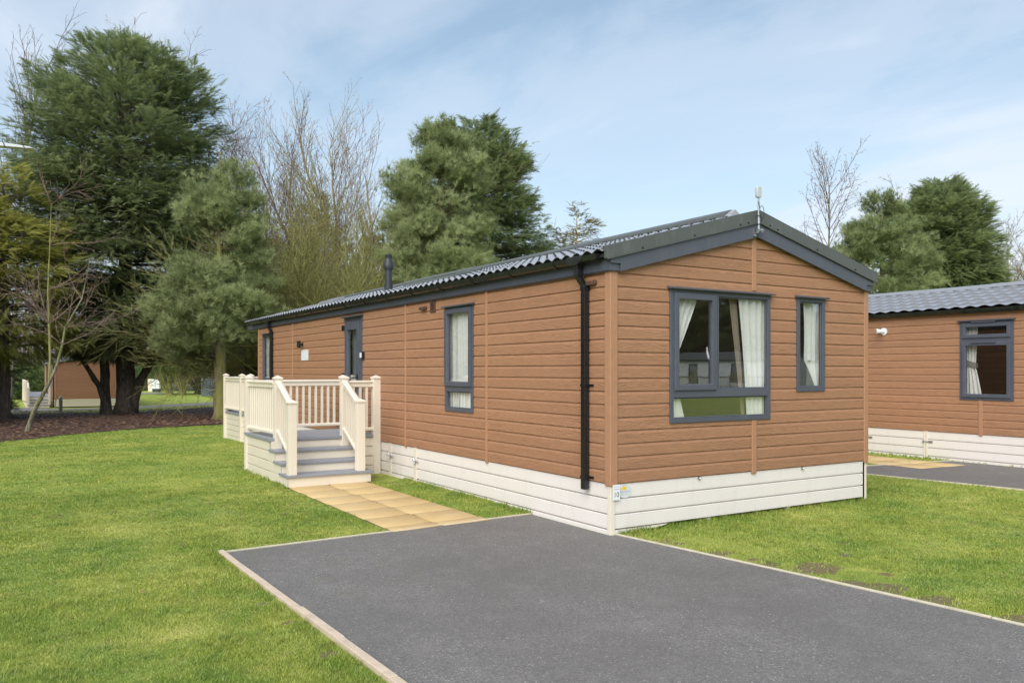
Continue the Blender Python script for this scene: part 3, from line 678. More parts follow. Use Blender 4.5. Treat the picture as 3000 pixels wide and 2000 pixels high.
t = MB(); t.mbox(ML, 10.30, 10.38, 2.23, 2.31, .012, .03); t.tube([ML(10.34, 2.27, .03), ML(10.34, 2.27, .08)], .018, 8); t.build('lamp_bracket', M_BLACK, lp)
t = MB(); t.mbox(ML, 9.96, 10.44, 1.935, 2.155, .014, .020); nb_ = t.build('notice_board', M_WHITEPL, lodge, bevel=.002)
t = MB()
for yy in (9.99, 10.41):
    for z in (1.955, 2.135): t.tube([ML(yy, z, .019), ML(yy, z, .024)], .008, 8)
t.build('fixing', M_STEEL, nb_)
t = MB(); t.tube([ML(4.36, 2.655, .016), ML(4.36, 2.655, .05)], .030, 14); t.prism([(2.635, .02), (2.67, .02), (2.675, .07), (2.63, .07)], lambda p, e: ML((4.36, 4.52)[e], p[0], p[1])); t.build('flue_vent', M_BROWNPL, lodge, bevel=.006)
vt = plate('air_vent', M_BROWNPL, lodge, ML, (4.05, 2.58, 4.21, 2.735), [(4.07, 2.60, 4.19, 2.715)], .012, .034, bevel=.003)
t = MB()
for k in range(5): t.prism([(2.602 + k * .023, .014), (2.598 + k * .023, .030), (2.602 + k * .023, .031), (2.622 + k * .023, .016)], lambda p, e: ML((4.07, 4.19)[e], p[0], p[1]))
t.build('louvre', M_BROWNPL, vt)
t = MB(); t.tube([ML(.24, 2.66, .012), ML(.24, 2.66, .045)], .030, 14); t.prism([(2.64, .02), (2.68, .02), (2.68, .06), (2.635, .06)], lambda p, e: ML((.24, .36)[e], p[0], p[1])); t.build('flue_vent', M_BROWNPL, lodge, bevel=.006)
# number plate and maker's oval sticker
def text_mesh(s, size, M, u, z, d, mat, parent, name='lettering', xs=1.0, bold=0.0):
    c = bpy.data.curves.new('t', 'FONT'); c.body = s; c.size = size; c.offset = bold; c.align_x = 'CENTER'; c.resolution_u = 4
    o = bpy.data.objects.new('t', c); COL.objects.link(o); dg = bpy.context.evaluated_depsgraph_get()
    me = bpy.data.meshes.new_from_object(o.evaluated_get(dg)); bpy.data.objects.remove(o); bpy.data.curves.remove(c)
    for v in me.vertices: v.co = Vector(M(u + v.co.x * xs, z + v.co.y, d))
    me.name = name; me.materials.clear(); me.materials.append(mat)
    q = bpy.data.objects.new(name, me); COL.objects.link(q); return finish(q, parent)
t = MB(); t.mbox(MF, .002, .098, .372, .532, .0275, .031); pl = t.build('number_plate', M_WHITEPL, lodge, bevel=.001)
text_mesh('10', .075, MF, .050, .405, .0316, M_INK, pl, xs=.95)
text_mesh('FOXMEAD', .016, MF, .050, .506, .0316, M_GREYINK, pl)
t = MB(); t.mbox(MF, .012, .088, .484, .487, .031, .0316); t.build('rule', M_INK, pl)
t = MB(); t.prism([(.187 + .094 * math.cos(a_), .449 + .070 * math.sin(a_)) for a_ in np.linspace(0, 2 * math.pi, 40, endpoint=False)], lambda p, e: MF(p[0], p[1], (.0, .004)[e])); ov = t.build('oval_sticker', plain('silver_white_sticker', (.66, .67, .67), .35), lodge)
t = MB(); t.prism([(.175 + .036 * math.cos(a_), .470 + .036 * math.sin(a_)) for a_ in np.linspace(0, math.pi, 20)], lambda p, e: MF(p[0], p[1], (.004, .0050)[e])); t.build('sun_emblem', M_YEL, ov)
text_mesh('Sundecks', .040, MF, .187, .438, .0048, M_GREYINK, ov)
text_mesh('01507 527 478', .015, MF, .187, .418, .0048, M_GREYINK, ov)
# antenna on the gable apex
MA = lambda x, z, d: (x, -.08 - d, z)
t = MB(); t.tube([MA(2.085, 3.34, .05), MA(2.085, 3.72, .05)], .013, 12); an = t.build('antenna', plain('pale_aluminium', (.45, .47, .49), .3, .05, metal=.4), lodge, label=None)
t = MB(); pts = []
for k in range(32):
    a_ = 2 * math.pi * k / 32; ex = .038 * abs(math.cos(a_)) ** .45 * (1 if math.cos(a_) > 0 else -1); ez = .068 * abs(math.sin(a_)) ** .55 * (1 if math.sin(a_) > 0 else -1); pts.append((2.075 + ex, 3.795 + ez))
t.prism(pts, lambda p, e: MA(p[0], p[1], (.03, .075)[e])); t.build('antenna_radome', plain('light_grey_radome', (.50, .52, .53), .4, .02), an, bevel=.012)
t = MB(); t.tube([MA(2.06, 3.70, .06), MA(2.065, 3.66, .07), MA(2.078, 3.60, .075), MA(2.07, 3.54, .075), MA(2.10, 3.49, .08), MA(2.11, 3.45, .075)], .0035, 6)
t.tube([MA(2.085 + .038 * math.sin(a_) + .02, 3.56 + .075 * math.cos(a_), .078) for a_ in np.linspace(-2.6, 2.9, 24)], .0035, 6); t.build('cable', M_BLACK, an)
t = MB(); t.mbox(MA, 2.045, 2.06, 3.315, 3.395, -.004, .07); t.mbox(MA, 2.045, 2.115, 3.33, 3.375, .03, .04); t.mbox(MA, 2.10, 2.135, 3.335, 3.37, .03, .075); t.mbox(MA, 2.045, 2.075, 3.29, 3.31, -.004, .02); t.tube([MA(2.05, 3.353, .08), MA(2.14, 3.353, .08)], .006, 6); t.build('clamp', M_STEEL, an)
t = MB(); t.tube([MA(2.085, 3.52, .05), MA(2.085, 3.525, .05)], .026, 10); t.tube([MA(2.085, 3.42, .05), MA(2.085, 3.425, .05)], .026, 10); t.build('cable_tie', M_BLACK, an)

# ================================================================= decks
def post(parent, x, y, z0, z1, m, w=.115, bevel=.006):
    h = w / 2; t = MB(); t.box(x - h, x + h, y - h, y + h, z0, z1); p = t.build('post', m, parent, bevel=bevel)
    t = MB(); c = h + .012; t.box(x - c, x + c, y - c, y + c, z1, z1 + .028)
    k = c - .006; t.add([(x - k, y - k, z1 + .028), (x + k, y - k, z1 + .028), (x + k, y + k, z1 + .028), (x - k, y + k, z1 + .028), (x, y, z1 + .062)], [(0, 1, 4), (1, 2, 4), (2, 3, 4), (3, 0, 4)])
    t.build('post_cap', m, p, bevel=.004); return p
def rail_run(parent, p, q, zf, m, gap=.118, n=None, rnd=False, zt=.885, zb=.06):
    """rails and balusters between two posts; p, q = (x, y, dz)"""
    p, q = Vector((p[0], p[1], p[2] if len(p) > 2 else 0)), Vector((q[0], q[1], q[2] if len(q) > 2 else 0)); d = q - p; ln = math.hypot(d.x, d.y)
    ax = Vector((d.x, d.y, 0)).normalized(); nx = Vector((-ax.y, ax.x, 0)); up = Vector((0, 0, 1))
    def bar(prof, name):
        t = MB(); t.prism(prof, lambda a, e: (p, q)[e] + nx * a[0] + up * (zf + a[1])); return t.build(name, m, parent, bevel=.004)
    bar([(-.042, zt - .03), (-.050, zt - .012), (-.048, zt), (-.02, zt + .012), (.02, zt + .012), (.048, zt), (.050, zt - .012), (.042, zt - .03), (.030, zt - .04), (.030, zt - .095), (-.030, zt - .095), (-.030, zt - .04)], 'top_rail')
    bar([(-.030, zb - .0), (-.036, zb + .012), (-.034, zb + .045), (-.018, zb + .055), (.018, zb + .055), (.034, zb + .045), (.036, zb + .012), (.030, zb - .0)], 'bottom_rail')
    n = n or max(1, round(ln / gap) - 1)
    for k in range(n):
        c = p + d * ((k + 1) / (n + 1)); t = MB()
        if rnd: t.tube([c + up * (zf + zb + .05), c + up * (zf + zt - .09)], .019, 8)
        else:
            h = .019; w_ = .019; vs = [c + ax * (sx * w_) + nx * (sy * h) + up * (zf + z) for z in (zb + .05, zt - .09) for sy in (-1, 1) for sx in (-1, 1)]
            t.add(vs, [(0, 2, 3, 1), (4, 5, 7, 6), (0, 1, 5, 4), (2, 6, 7, 3), (0, 4, 6, 2), (1, 3, 7, 5)])
        t.build('baluster', m, parent)
def deck_skirt(parent, M, u0, u1, ztop, zlow, mat, n, outward):
    pitch = (ztop - zlow) / n; strips = [(zlow + k * pitch + .004, zlow + (k + 1) * pitch - .004) for k in range(n)]
    skirting(parent, M, u0, u1, strips, ztop, zlow, outward, mat, name='deck_skirting')
DX, DY0, DY1, ZF = -1.80, 6.18, 7.70, .660
deck = empty('entrance_deck', (0, 0, 0), label='cream plastic entrance deck with steps and balustrade in front of the brown lodge door', cat='deck')
t = MB()
for k in range(10): t.box(DX - .01 + 0, -.03, DY0 - .02 + k * .154, DY0 - .02 + k * .154 + .148, ZF - .03, ZF)
t.build('deck_floor', M_TREAD, deck, bevel=.004)
t = MB(); t.box(DX - .062, -.02, DY0 - .045, DY0 - .018, ZF - .046, ZF + .004); t.box(DX - .062, DX - .012, DY0 - .018, DY1 + .03, ZF - .046, ZF + .004); t.build('deck_edging', M_TREAD, deck, bevel=.004)
MDL = lambda u, z, d: (DX - .035 - d, u, z); MDF = lambda u, z, d: (u, DY0 - .020 - d, z)
deck_skirt(deck, MDL, DY0 - .03, DY1, ZF - .046, -.015, M_CREAM, 4, (-1, 0, 0)); deck_skirt(deck, MDF, DX - .035, -.03, ZF - .046, -.015, M_CREAM, 4, (0, -1, 0))
t = MB(); t.box(DX - .034, DX + .02, DY0 - .06, DY0 - .022, .50, .613); t.build('deck_skirting', M_CREAM, deck)
PA = post(deck, DX, DY1, -.05, 1.585, M_CREAM); PB = post(deck, DX + .075, DY0, .30, 1.585, M_CREAM); PC = post(deck, -.63, DY0, .30, 1.585, M_CREAM); PD = post(deck, -.075, DY0, -.03, 1.585, M_CREAM, w=.125)
post(deck, -.10, DY1, ZF, 1.585, M_CREAM, w=.10)
rail_run(deck, (DX + .01, DY1 - .05), (DX + .05, DY0 + .05), ZF, M_CREAM, n=12, rnd=True)
rail_run(deck, (DX + .05, DY1), (-.15, DY1), ZF, M_CREAM, n=13)
rail_run(deck, (-.58, DY0), (-.13, DY0), ZF, M_CREAM, n=3)
post(deck, -1.795, 5.20, .19, 1.235, M_CREAM, w=.125); post(deck, -.735, 5.20, .19, 1.235, M_CREAM, w=.125)
for xx, xt in ((-1.79, DX + .08), (-.735, -.64)):
    rail_run(deck, (xx, 5.25, -.315), (xt, DY0 - .05, 0.0), ZF, M_CREAM, n=5, zt=.895, zb=.085)
SX0, SX1 = -1.865, -.585
for k, (yf, yb_, zt_) in enumerate(((5.135, 5.60, .190), (5.475, 5.90, .342), (5.80, 6.17, .500))):
    t = MB(); ex = .03 if k == 0 else 0
    for j in range(2): t.box(SX0 - .02, SX1 + .015 + ex, yf - .03 + j * (yb_ - yf) / 2, yf - .03 + (j + 1) * (yb_ - yf) / 2 - .004, zt_ - .036, zt_)
    t.build('step_tread', M_TREAD, deck, bevel=.004)
    t = MB(); t.box(SX0, SX1, yf, yf + .02, (0.018, .19, .342)[k] - .0, zt_ - .037); t.build('step_riser', M_CREAM, deck, bevel=.003)
MS = lambda u, z, d: (SX0 - d, u, z); MS2 = lambda u, z, d: (SX1 + d, u, z)
for M_, o_ in ((MS, (-1, 0, 0)), (MS2, (1, 0, 0))):
    for a, b, z0, z1 in ((5.135, 6.15, .012, .152), (5.475, 6.15, .158, .304), (5.80, 6.15, .310, .462)):
        profile_wall('step_side', M_CREAM, deck, M_, a, b, [(z0, -.02), (z0, -.004), (z0 + .006, 0), (z0 + .014, 0), (z0 + .016, -.003), (z0 + .02, 0), (z1 - .02, 0), (z1 - .016, -.003), (z1 - .014, 0), (z1 - .006, 0), (z1, -.004), (z1, -.02)], outward=o_)
t = MB(); t.box(SX0 + .02, SX1 - .02, 5.17, 6.14, .01, .15); t.box(SX0 + .02, SX1 - .02, 5.5, 6.14, .15, .30); t.box(SX0 + .02, SX1 - .02, 5.82, 6.14, .30, .46); t.build('step_carcass', M_GAP_SHADE, deck)
# the second deck wrapping the far end
X2, YA, YB = -.42, 13.05, 15.6
deck2 = empty('terrace_deck', (0, 0, 0), label='cream balustraded terrace deck wrapping the far end of the brown lodge', cat='deck')
t = MB(); t.box(X2, -.03, YA, LN, ZF - .03, ZF); t.box(X2, 4.6, LN + .03, YB, ZF - .03, ZF); t.build('deck_floor', M_TREAD, deck2)
t = MB(); t.box(X2 - .03, X2, YA, YB, ZF - .046, ZF + .004); t.build('deck_edging', M_TREAD, deck2)
M2_ = lambda u, z, d: (X2 - .004 - d, u, z); deck_skirt(deck2, M2_, YA, YB, ZF - .046, -.09, M_CREAM, 5, (-1, 0, 0))
M3_ = lambda u, z, d: (u, YA - .004 - d, z); deck_skirt(deck2, M3_, X2, -.03, ZF - .046, -.09, M_CREAM, 5, (0, -1, 0))
pts2 = [(X2, YA), (X2, 13.87), (X2, YB), (.62, YB), (2.0, YB), (3.4, YB), (4.6, YB)]
for p_ in pts2: post(deck2, p_[0], p_[1], -.12, 1.585, M_CREAM)
for p_, q_ in zip(pts2[:-1], pts2[1:]):
    rail_run(deck2, p_, q_, ZF, M_CREAM, rnd=p_[0] == q_[0])

# ================================================================= ground, drive, path, road
def grid_sheet(name, rows, mat, kind='structure', label=None, cat=None):   # rows: list of lists of 3D points, same length
    V = [p for r in rows for p in r]; m = len(rows[0]); F = []
    for i in range(len(rows) - 1):
        for k in range(m - 1): F.append((i * m + k, i * m + k + 1, (i + 1) * m + k + 1, (i + 1) * m + k))
    o = np_mesh(name, V, F, mat, kind=kind)
    if len(o.data.polygons) and o.data.polygons[0].normal.z < 0: o.data.flip_normals()
    return o
SP = []
rs2 = random.Random(12)
for (a, b, rr_) in ((430, 515, .13), (520, 527, .10), (735, 583, .17), (930, 618, .12), (1010, 640, .13), (1245, 658, .27), (1440, 742, .16), (1605, 768, .24), (1890, 832, .20), (1400, 588, .10), (1750, 530, .10), (1400, 525, .08), (2260, 940, .15), (1625, 690, .08)):
    px, py = 1700 + a / 1.809, 1300 + b / 1.809; x, y = G(px, py); SP.append((max(x, .12 - .125 * y), y, rr_))
SP += [(-3.74, -.6, .07), (-3.72, -1.15, .08), (-3.72, .15, .05), (-3.70, -1.9, .09), (-.42, 5.75, .22), (-.30, 4.95, .13)]

ysr = [-600, -100, -60] + list(np.arange(-40, 60, 2.0)) + [80, 120, 200, 400, 1200]
xsr = [-900, -200, -80] + list(np.arange(-60, 64, 4.0)) + [100, 220, 1000]
ysr = sorted([y for y in ysr if not -5 < y < 7] + list(np.arange(-5, 7, .07))); xsr = sorted([x for x in xsr if not -4.4 < x < 2.0] + list(np.arange(-4.4, 2.0, .07)))
lg_ = grid_sheet('lawn_ground', [[(x, y, gz(y)) for x in xsr] for y in ysr], M_LAWN)
GX, GY = np.meshgrid(np.array(xsr), np.array(ysr)); MUD = np.zeros(GX.shape)
for (x, y, q) in SP: MUD = np.maximum(MUD, 1.3 - np.hypot((GX - x) / 1.25, (GY - y) / .9) / q)
ma = lg_.data.attributes.new('mud', 'FLOAT', 'POINT'); ma.data.foreach_set('value', np.clip(MUD, 0, 1).ravel().astype(np.float32))
DRV = [(-3.60, 1.27), (-.02, 1.475), (-.02, .02), (.045, 0.0)] + [(.055 + .0, -.05), (.31, -2.33), (.43, -3.64), (.49, -4.6), (.50, -9), (-3.5, -9), (-3.50, -2.55)]
def flat_poly(name, pts, z, mat, kind='structure', **kw):
    t = MB(); t.add([(x, y, z) for x, y in pts], [tuple(range(len(pts)))]); o = t.build(name, mat, recalc=False, kind=kind, **kw)
    if o.data.polygons[0].normal.z < 0: o.data.flip_normals()
    return o
flat_poly('driveway', DRV, .008, M_TAR)
def strip(name, pts, w, h, mat, z0=-.02, parent=None, seg=.9, jitter=.004, **kw):
    """edging laid as butted lengths along a polyline"""
    rnd = random.Random(4); t = MB(); 
    for (a, b) in zip(pts[:-1], pts[1:]):
        a, b = Vector((*a, 0)), Vector((*b, 0)); L_ = (b - a).length; n = max(1, round(L_ / seg)); ax = (b - a) / L_; nx = Vector((-ax.y, ax.x, 0))
        for k in range(n):
            p = a + ax * (L_ * k / n + .003); q = a + ax * (L_ * (k + 1) / n - .003); hh = h + rnd.uniform(-1, 1) * jitter; off = nx * rnd.uniform(-1, 1) * jitter
            vs = []
            for z in (z0, hh):
                for (e, s) in ((p, -1), (q, -1), (q, 1), (p, 1)): v = e + off + nx * (s * w / 2); vs.append((v.x, v.y, z))
            t.add(vs, [(3, 2, 1, 0), (4, 5, 6, 7), (0, 1, 5, 4), (1, 2, 6, 5), (2, 3, 7, 6), (3, 0, 4, 7)])
    return t.build(name, mat, bevel=.005, kind='structure', **kw)
strip('kerb_strip', [(-3.64, 1.32), (-3.63, .66), (-3.545, -2.53), (-3.47, -5.5), (-3.4, -9)], .058, .034, M_KERB)
strip('kerb_strip', [(-3.61, 1.305), (-.02, 1.50)], .030, .020, M_KERBT, seg=1.8)
strip('kerb_strip', [(.07, -.02), (.33, -2.33), (.45, -3.64), (.52, -4.6), (.53, -9)], .030, .022, M_KERBT, seg=1.6)
# paving: two columns of buff slabs running to the steps
rs = random.Random(7); V, F, T = [], [], []
ux = Vector((1, .03, 0)); uy = Vector((.02 * 0 - .0, 1, 0))
def slab(x0, x1, y0, y1, sk=.05, sh=.018):
    b = len(V); z = .016 + rs.uniform(-.002, .003); g = .011; c = .008; tn = rs.random()
    P_ = lambda x, y: (x, y + (x + 1.2) * sk)
    for (i, zz) in ((0, 0), (0, z - .006), (c, z)):
        for (x, y) in ((x0 + g + i, y0 + g + i), (x1 - g - i, y0 + g + i), (x1 - g - i, y1 - g - i), (x0 + g + i, y1 - g - i)):
            V.append((*P_(x, y), zz)); T.append(tn)
    for r in (0, 4):
        for k in range(4): F.append((b + r + k, b + r + (k + 1) % 4, b + r + 4 + (k + 1) % 4, b + r + 4 + k))
    F.append((b + 8, b + 9, b + 10, b + 11))
for k in range(8):
    y0 = 1.64 + .6 * k - (.0) ; y1 = y0 + .6
    for (a, b) in ((-1.86, -1.25), (-1.25, -.64)):
        sft = -.035 * 0
        slab(a + .012 * k * 0, b, y0, min(y1, 5.3))
slab(-1.86, -1.25, 1.385, 1.64); slab(-1.25, -.62, 1.385, 1.64)
np_mesh('path', V, F, M_SLAB, tint=T, kind='structure')
flat_poly('path_bedding', [(-1.86, 1.38), (-.63, 1.44), (-.63, 5.3), (-1.86, 5.3)], .004, plain('dark_sand_joint', (.06, .05, .035), .9))
# neighbour's drive and path
flat_poly('driveway', [(9.93, 2.10), (7.75, 2.42), (5.8, 2.7), (6.35, 1.85), (6.82, 1.76), (7.09, -.59), (7.25, -3), (7.4, -9), (9.93, -9)], .008, M_TAR)
strip('kerb_strip', [(6.75, 1.79), (7.07, -.59), (7.22, -3), (7.35, -9)], .03, .022, M_KERBT, seg=1.6)
strip('kerb_strip', [(9.9, 2.13), (7.75, 2.45), (6.0, 2.70)], .03, .022, M_KERBT, seg=1.6)
V, F, T = [], [], []
for k in range(7):
    for (a, b) in ((8.25, 8.85), (8.85, 9.42)): slab(a, b, 2.82 + .6 * k, 3.42 + .6 * k, sk=-.12)
np_mesh('path', V, F, M_SLAB, tint=T, kind='structure')
# woodland-floor bed under the trees
near = [(-60, -2), (-12, 8.5), (-8.2, 13.9), (-5.48, 17.6), (-3.84, 19.75), (-1.8, 21.7), (.46, 22.6), (1.4, 22.9), (6, 24.5), (14, 25.5)]
far = [(-60, 26), (-12, 29.0), (-8.2, 29.3)] + [G(0, 1213), G(120, 1210), G(250, 1208), G(400, 1207), G(500, 1200), G(622, 1192)] + [(14, 32)]
def lerp_line(pts, n):
    P_ = [Vector(p) for p in pts]; return [P_[min(int(s), len(P_) - 2)] + (P_[min(int(s), len(P_) - 2) + 1] - P_[min(int(s), len(P_) - 2)]) * (s - min(int(s), len(P_) - 2)) for s in np.linspace(0, len(P_) - 1, n)]
NA, FA = lerp_line(near, 140), lerp_line(far, 140); rows = []
for k in range(25):
    f = k / 24; rows.append([])
    for i, (a, b) in enumerate(zip(NA, FA)):
        p = a + (b - a) * f
        if k in (0, 24): p = p + Vector((0, 1)) * (mnoise.noise(Vector((p.x * 1.3, p.y * 1.3, k))) * (.28 if k == 0 else .8))
        rows[-1].append((p.x, p.y, gz(p.y) + .006 + (.05 * max(0, mnoise.noise(Vector((p.x * .9, p.y * .9, 3)))) + .05 * math.sin(f * math.pi))))
grid_sheet('soil_bed', rows, M_SOIL)
# road beyond
rn = [(-80, 27)] + [(-20, 31.3)] + [G(10, 1209), G(90, 1206), G(182, 1203), G(319, 1199), G(398, 1196.5), G(500, 1191), G(622, 1185)] + [(20, 49), (60, 72)]
rf = [(-80, 36)] + [(-20, 38.5)] + [G(10, 1195), G(90, 1194.5), G(182, 1198.2), G(319, 1193.6), G(398, 1190), G(500, 1184.5), G(622, 1178)] + [(22, 54), (62, 78)]
NA, FA = lerp_line(rn, 120), lerp_line(rf, 120)
grid_sheet('road', [[((a + (b - a) * f).x, (a + (b - a) * f).y, gz((a + (b - a) * f).y) + .012) for a, b in zip(NA, FA)] for f in np.linspace(0, 1, 7)], M_ROAD)
grid_sheet('road', [[(x, y, gz(y) + .012) for x in np.linspace(-30, 9, 14)] for y in (78.0, 80.5, 83)], M_ROAD)

# ================================================================= neighbour lodge on the right
nb = empty('neighbour_lodge', (9.96, -4.6, 0), label='brown wood-grain clad lodge with wavy grey tile roof standing behind at the right edge', cat='lodge')
LB = 14.2; oy = 4.6
MLn = lambda u, z, d: (-d, u, z)
wr = (.985 + oy, 1.175, 1.955 + oy, 2.665)
profile_wall('wall', M_SID, nb, MLn, 0, LB, siding_prof(.54, 2.86, Z0, PIT), [wr], outward=(-1, 0, 0))
profile_wall('wall', M_SID, nb, lambda u, z, d: (u, -d, z), 0, W, siding_prof(.54, 3.42, Z0, PIT), [], gable_planes(W, 2.86, .25), outward=(0, -1, 0))
profile_wall('wall', M_SID, nb, lambda u, z, d: (u, LB + d, z), 0, W, siding_prof(.54, 3.42, Z0, PIT), [], gable_planes(W, 2.86, .25), outward=(0, 1, 0))
plate('inner_wall', M_IN, nb, MLn, (.1, .6, LB - .1, 2.8), [wr], -.09, -.06, bevel=0)
t = MB(); t.box(.1, 3.2, oy - .8, oy + 3.5, .6, .63); t.box(3.2, 3.23, oy - .8, oy + 3.5, .6, 2.8); t.box(.1, 3.2, oy - .8, oy - .77, .63, 2.8); t.box(.1, 3.2, oy + 3.5, oy + 3.53, .63, 2.8); t.box(.1, 3.2, oy - .8, oy + 3.5, 2.8, 2.83); t.build('room', plain('dim_brown_room', (.10, .06, .045), .7), nb)
for a in (1.575 + oy,):
    t = MB(); t.mbox(MLn, a - .036, a + .036, .52, 1.18, .004, .026); t.build('batten', M_TRIM, nb, bevel=.006)
for a in (.03, LB - .03): t = MB(); t.mbox(MLn, a - .05, a + .05, .52, 2.85, .0, .028); t.build('corner_trim', M_TRIM, nb, bevel=.006)
for (a, b) in ((0, 2.60 + oy), (2.68 + oy, 3.90 + oy), (3.98 + oy, LB)): skirting(nb, MLn, a, b, STR4, .54, -.1, (-1, 0, 0))
for a in (2.64 + oy, 3.94 + oy):
    t = MB(); t.mbox(MLn, a - .042, a - .003, -.03, .542, .0, .010); t.mbox(MLn, a + .003, a + .042, -.03, .542, .0, .010); t.build('skirting_joint', M_CREAM, nb, bevel=.002)
    t = MB(); t.mbox(MLn, a - .14, a - .05, .315, .355, .002, .014); t.tube([MLn(a - .06, .335, .02), MLn(a + .055, .335, .02)], .009, 6); t.mbox(MLn, a + .03, a + .06, .31, .36, .002, .022); t.build('latch', M_STEEL, nb)
wn_ = window(nb, MLn, wr, [], [(wr[0] + .06, 2.335, wr[2] - .06, wr[3] - .08), (wr[0] + .06, wr[1] + .06, wr[2] - .06, 2.235)], name='window')
for z in (2.60, 2.222):
    t = MB(); t.prism([(z, .055), (z + .006, .078), (z + .026, .078), (z + .028, .055)], lambda p, e: MLn((wr[0] + .30, wr[0] + .74)[e], p[0], p[1])); t.build('trickle_vent', M_ANTH, wn_)
curtain(wn_, MLn, (wr[2] - .26, wr[2] - .05), (wr[2] - .34, wr[2] - .05), wr[1] + .02, wr[3] - .02, d=-.12, folds=3, tie=(1.78, wr[2] - .22, wr[2] - .06))
t = MB(); t.prism([(wr[2] - .24, 1.77), (wr[2] - .04, 1.83), (wr[2] - .04, 1.92), (wr[2] - .24, 1.86)], lambda p, e: MLn(p[0], p[1], (-.15, -.08)[e])); t.build('tie_back', plain('grey_tie_back', (.22, .22, .20), .8), wn_)
t = MB(); t.tube([MLn(3.53 + oy, 2.52, .012), MLn(3.53 + oy, 2.52, .03)], .075, 22); lb_ = t.build('wall_lamp', M_WHITEPL, nb)
t = MB(); t.tube([MLn(3.53 + oy, 2.52, .03), MLn(3.55 + oy, 2.52, .10), MLn(3.60 + oy, 2.525, .18)], [.035, .036, .055], 16); t.build('lamp_head', M_WHITEPL, lb_)
t = MB(); t.tube([MLn(3.60 + oy, 2.525, .175), MLn(3.607 + oy, 2.526, .187)], .043, 16); t.build('lens', plain('tan_lens', (.42, .30, .26), .3), lb_)
zrn = lambda x: 2.885 + .258 * (x if x < W / 2 else W - x)
nroof = empty('roof', (0, 0, 0), parent=nb)
t = MB(); t.prism([(-.10, 2.835), (W / 2, 3.405), (W + .10, 2.835), (W + .10, 2.79), (W / 2, 3.36), (-.10, 2.79)], lambda p, e: (p[0], (-.05, LB + .05)[e], p[1])); t.build('roof_deck', M_GAP_SHADE, nroof)
M_TILE2 = plain('grey_metal_tile', (.25, .255, .28), .30, .12, 4, dirt=.2, dirtc=(.28, .28, .29), coat=.2)
tile_roof('tile_sheet', nroof, -.12, W / 2, -.1, LB + .1, zrn, mat=M_TILE2, wav=.262, course=.36, amp=.030, step=.030, seg=8, shadek=9)
tile_roof('tile_sheet', nroof, W + .12, W / 2, -.1, LB + .1, zrn, mat=M_TILE2, wav=.262, course=.36, amp=.030, step=.030, seg=4, shadek=9)
t = MB(); zp = zrn(W / 2)
for k in range(8):
    ya = -.1 + k * 1.8; t.prism([(c_ - .15, zp + .0), (c_ - .10, zp + .06), (c_, zp + .085), (c_ + .10, zp + .06), (c_ + .15, zp + .0)], lambda p, e: (p[0], (ya, ya + 1.815)[e], p[1] + (k % 2) * .006))
t.build('ridge_cap', M_TILE2, nroof, bevel=.008)
gutter(nb, -.028, -.05, LB + .05, 2.865)
barge(nb, W, -.051, 2.70, .25)

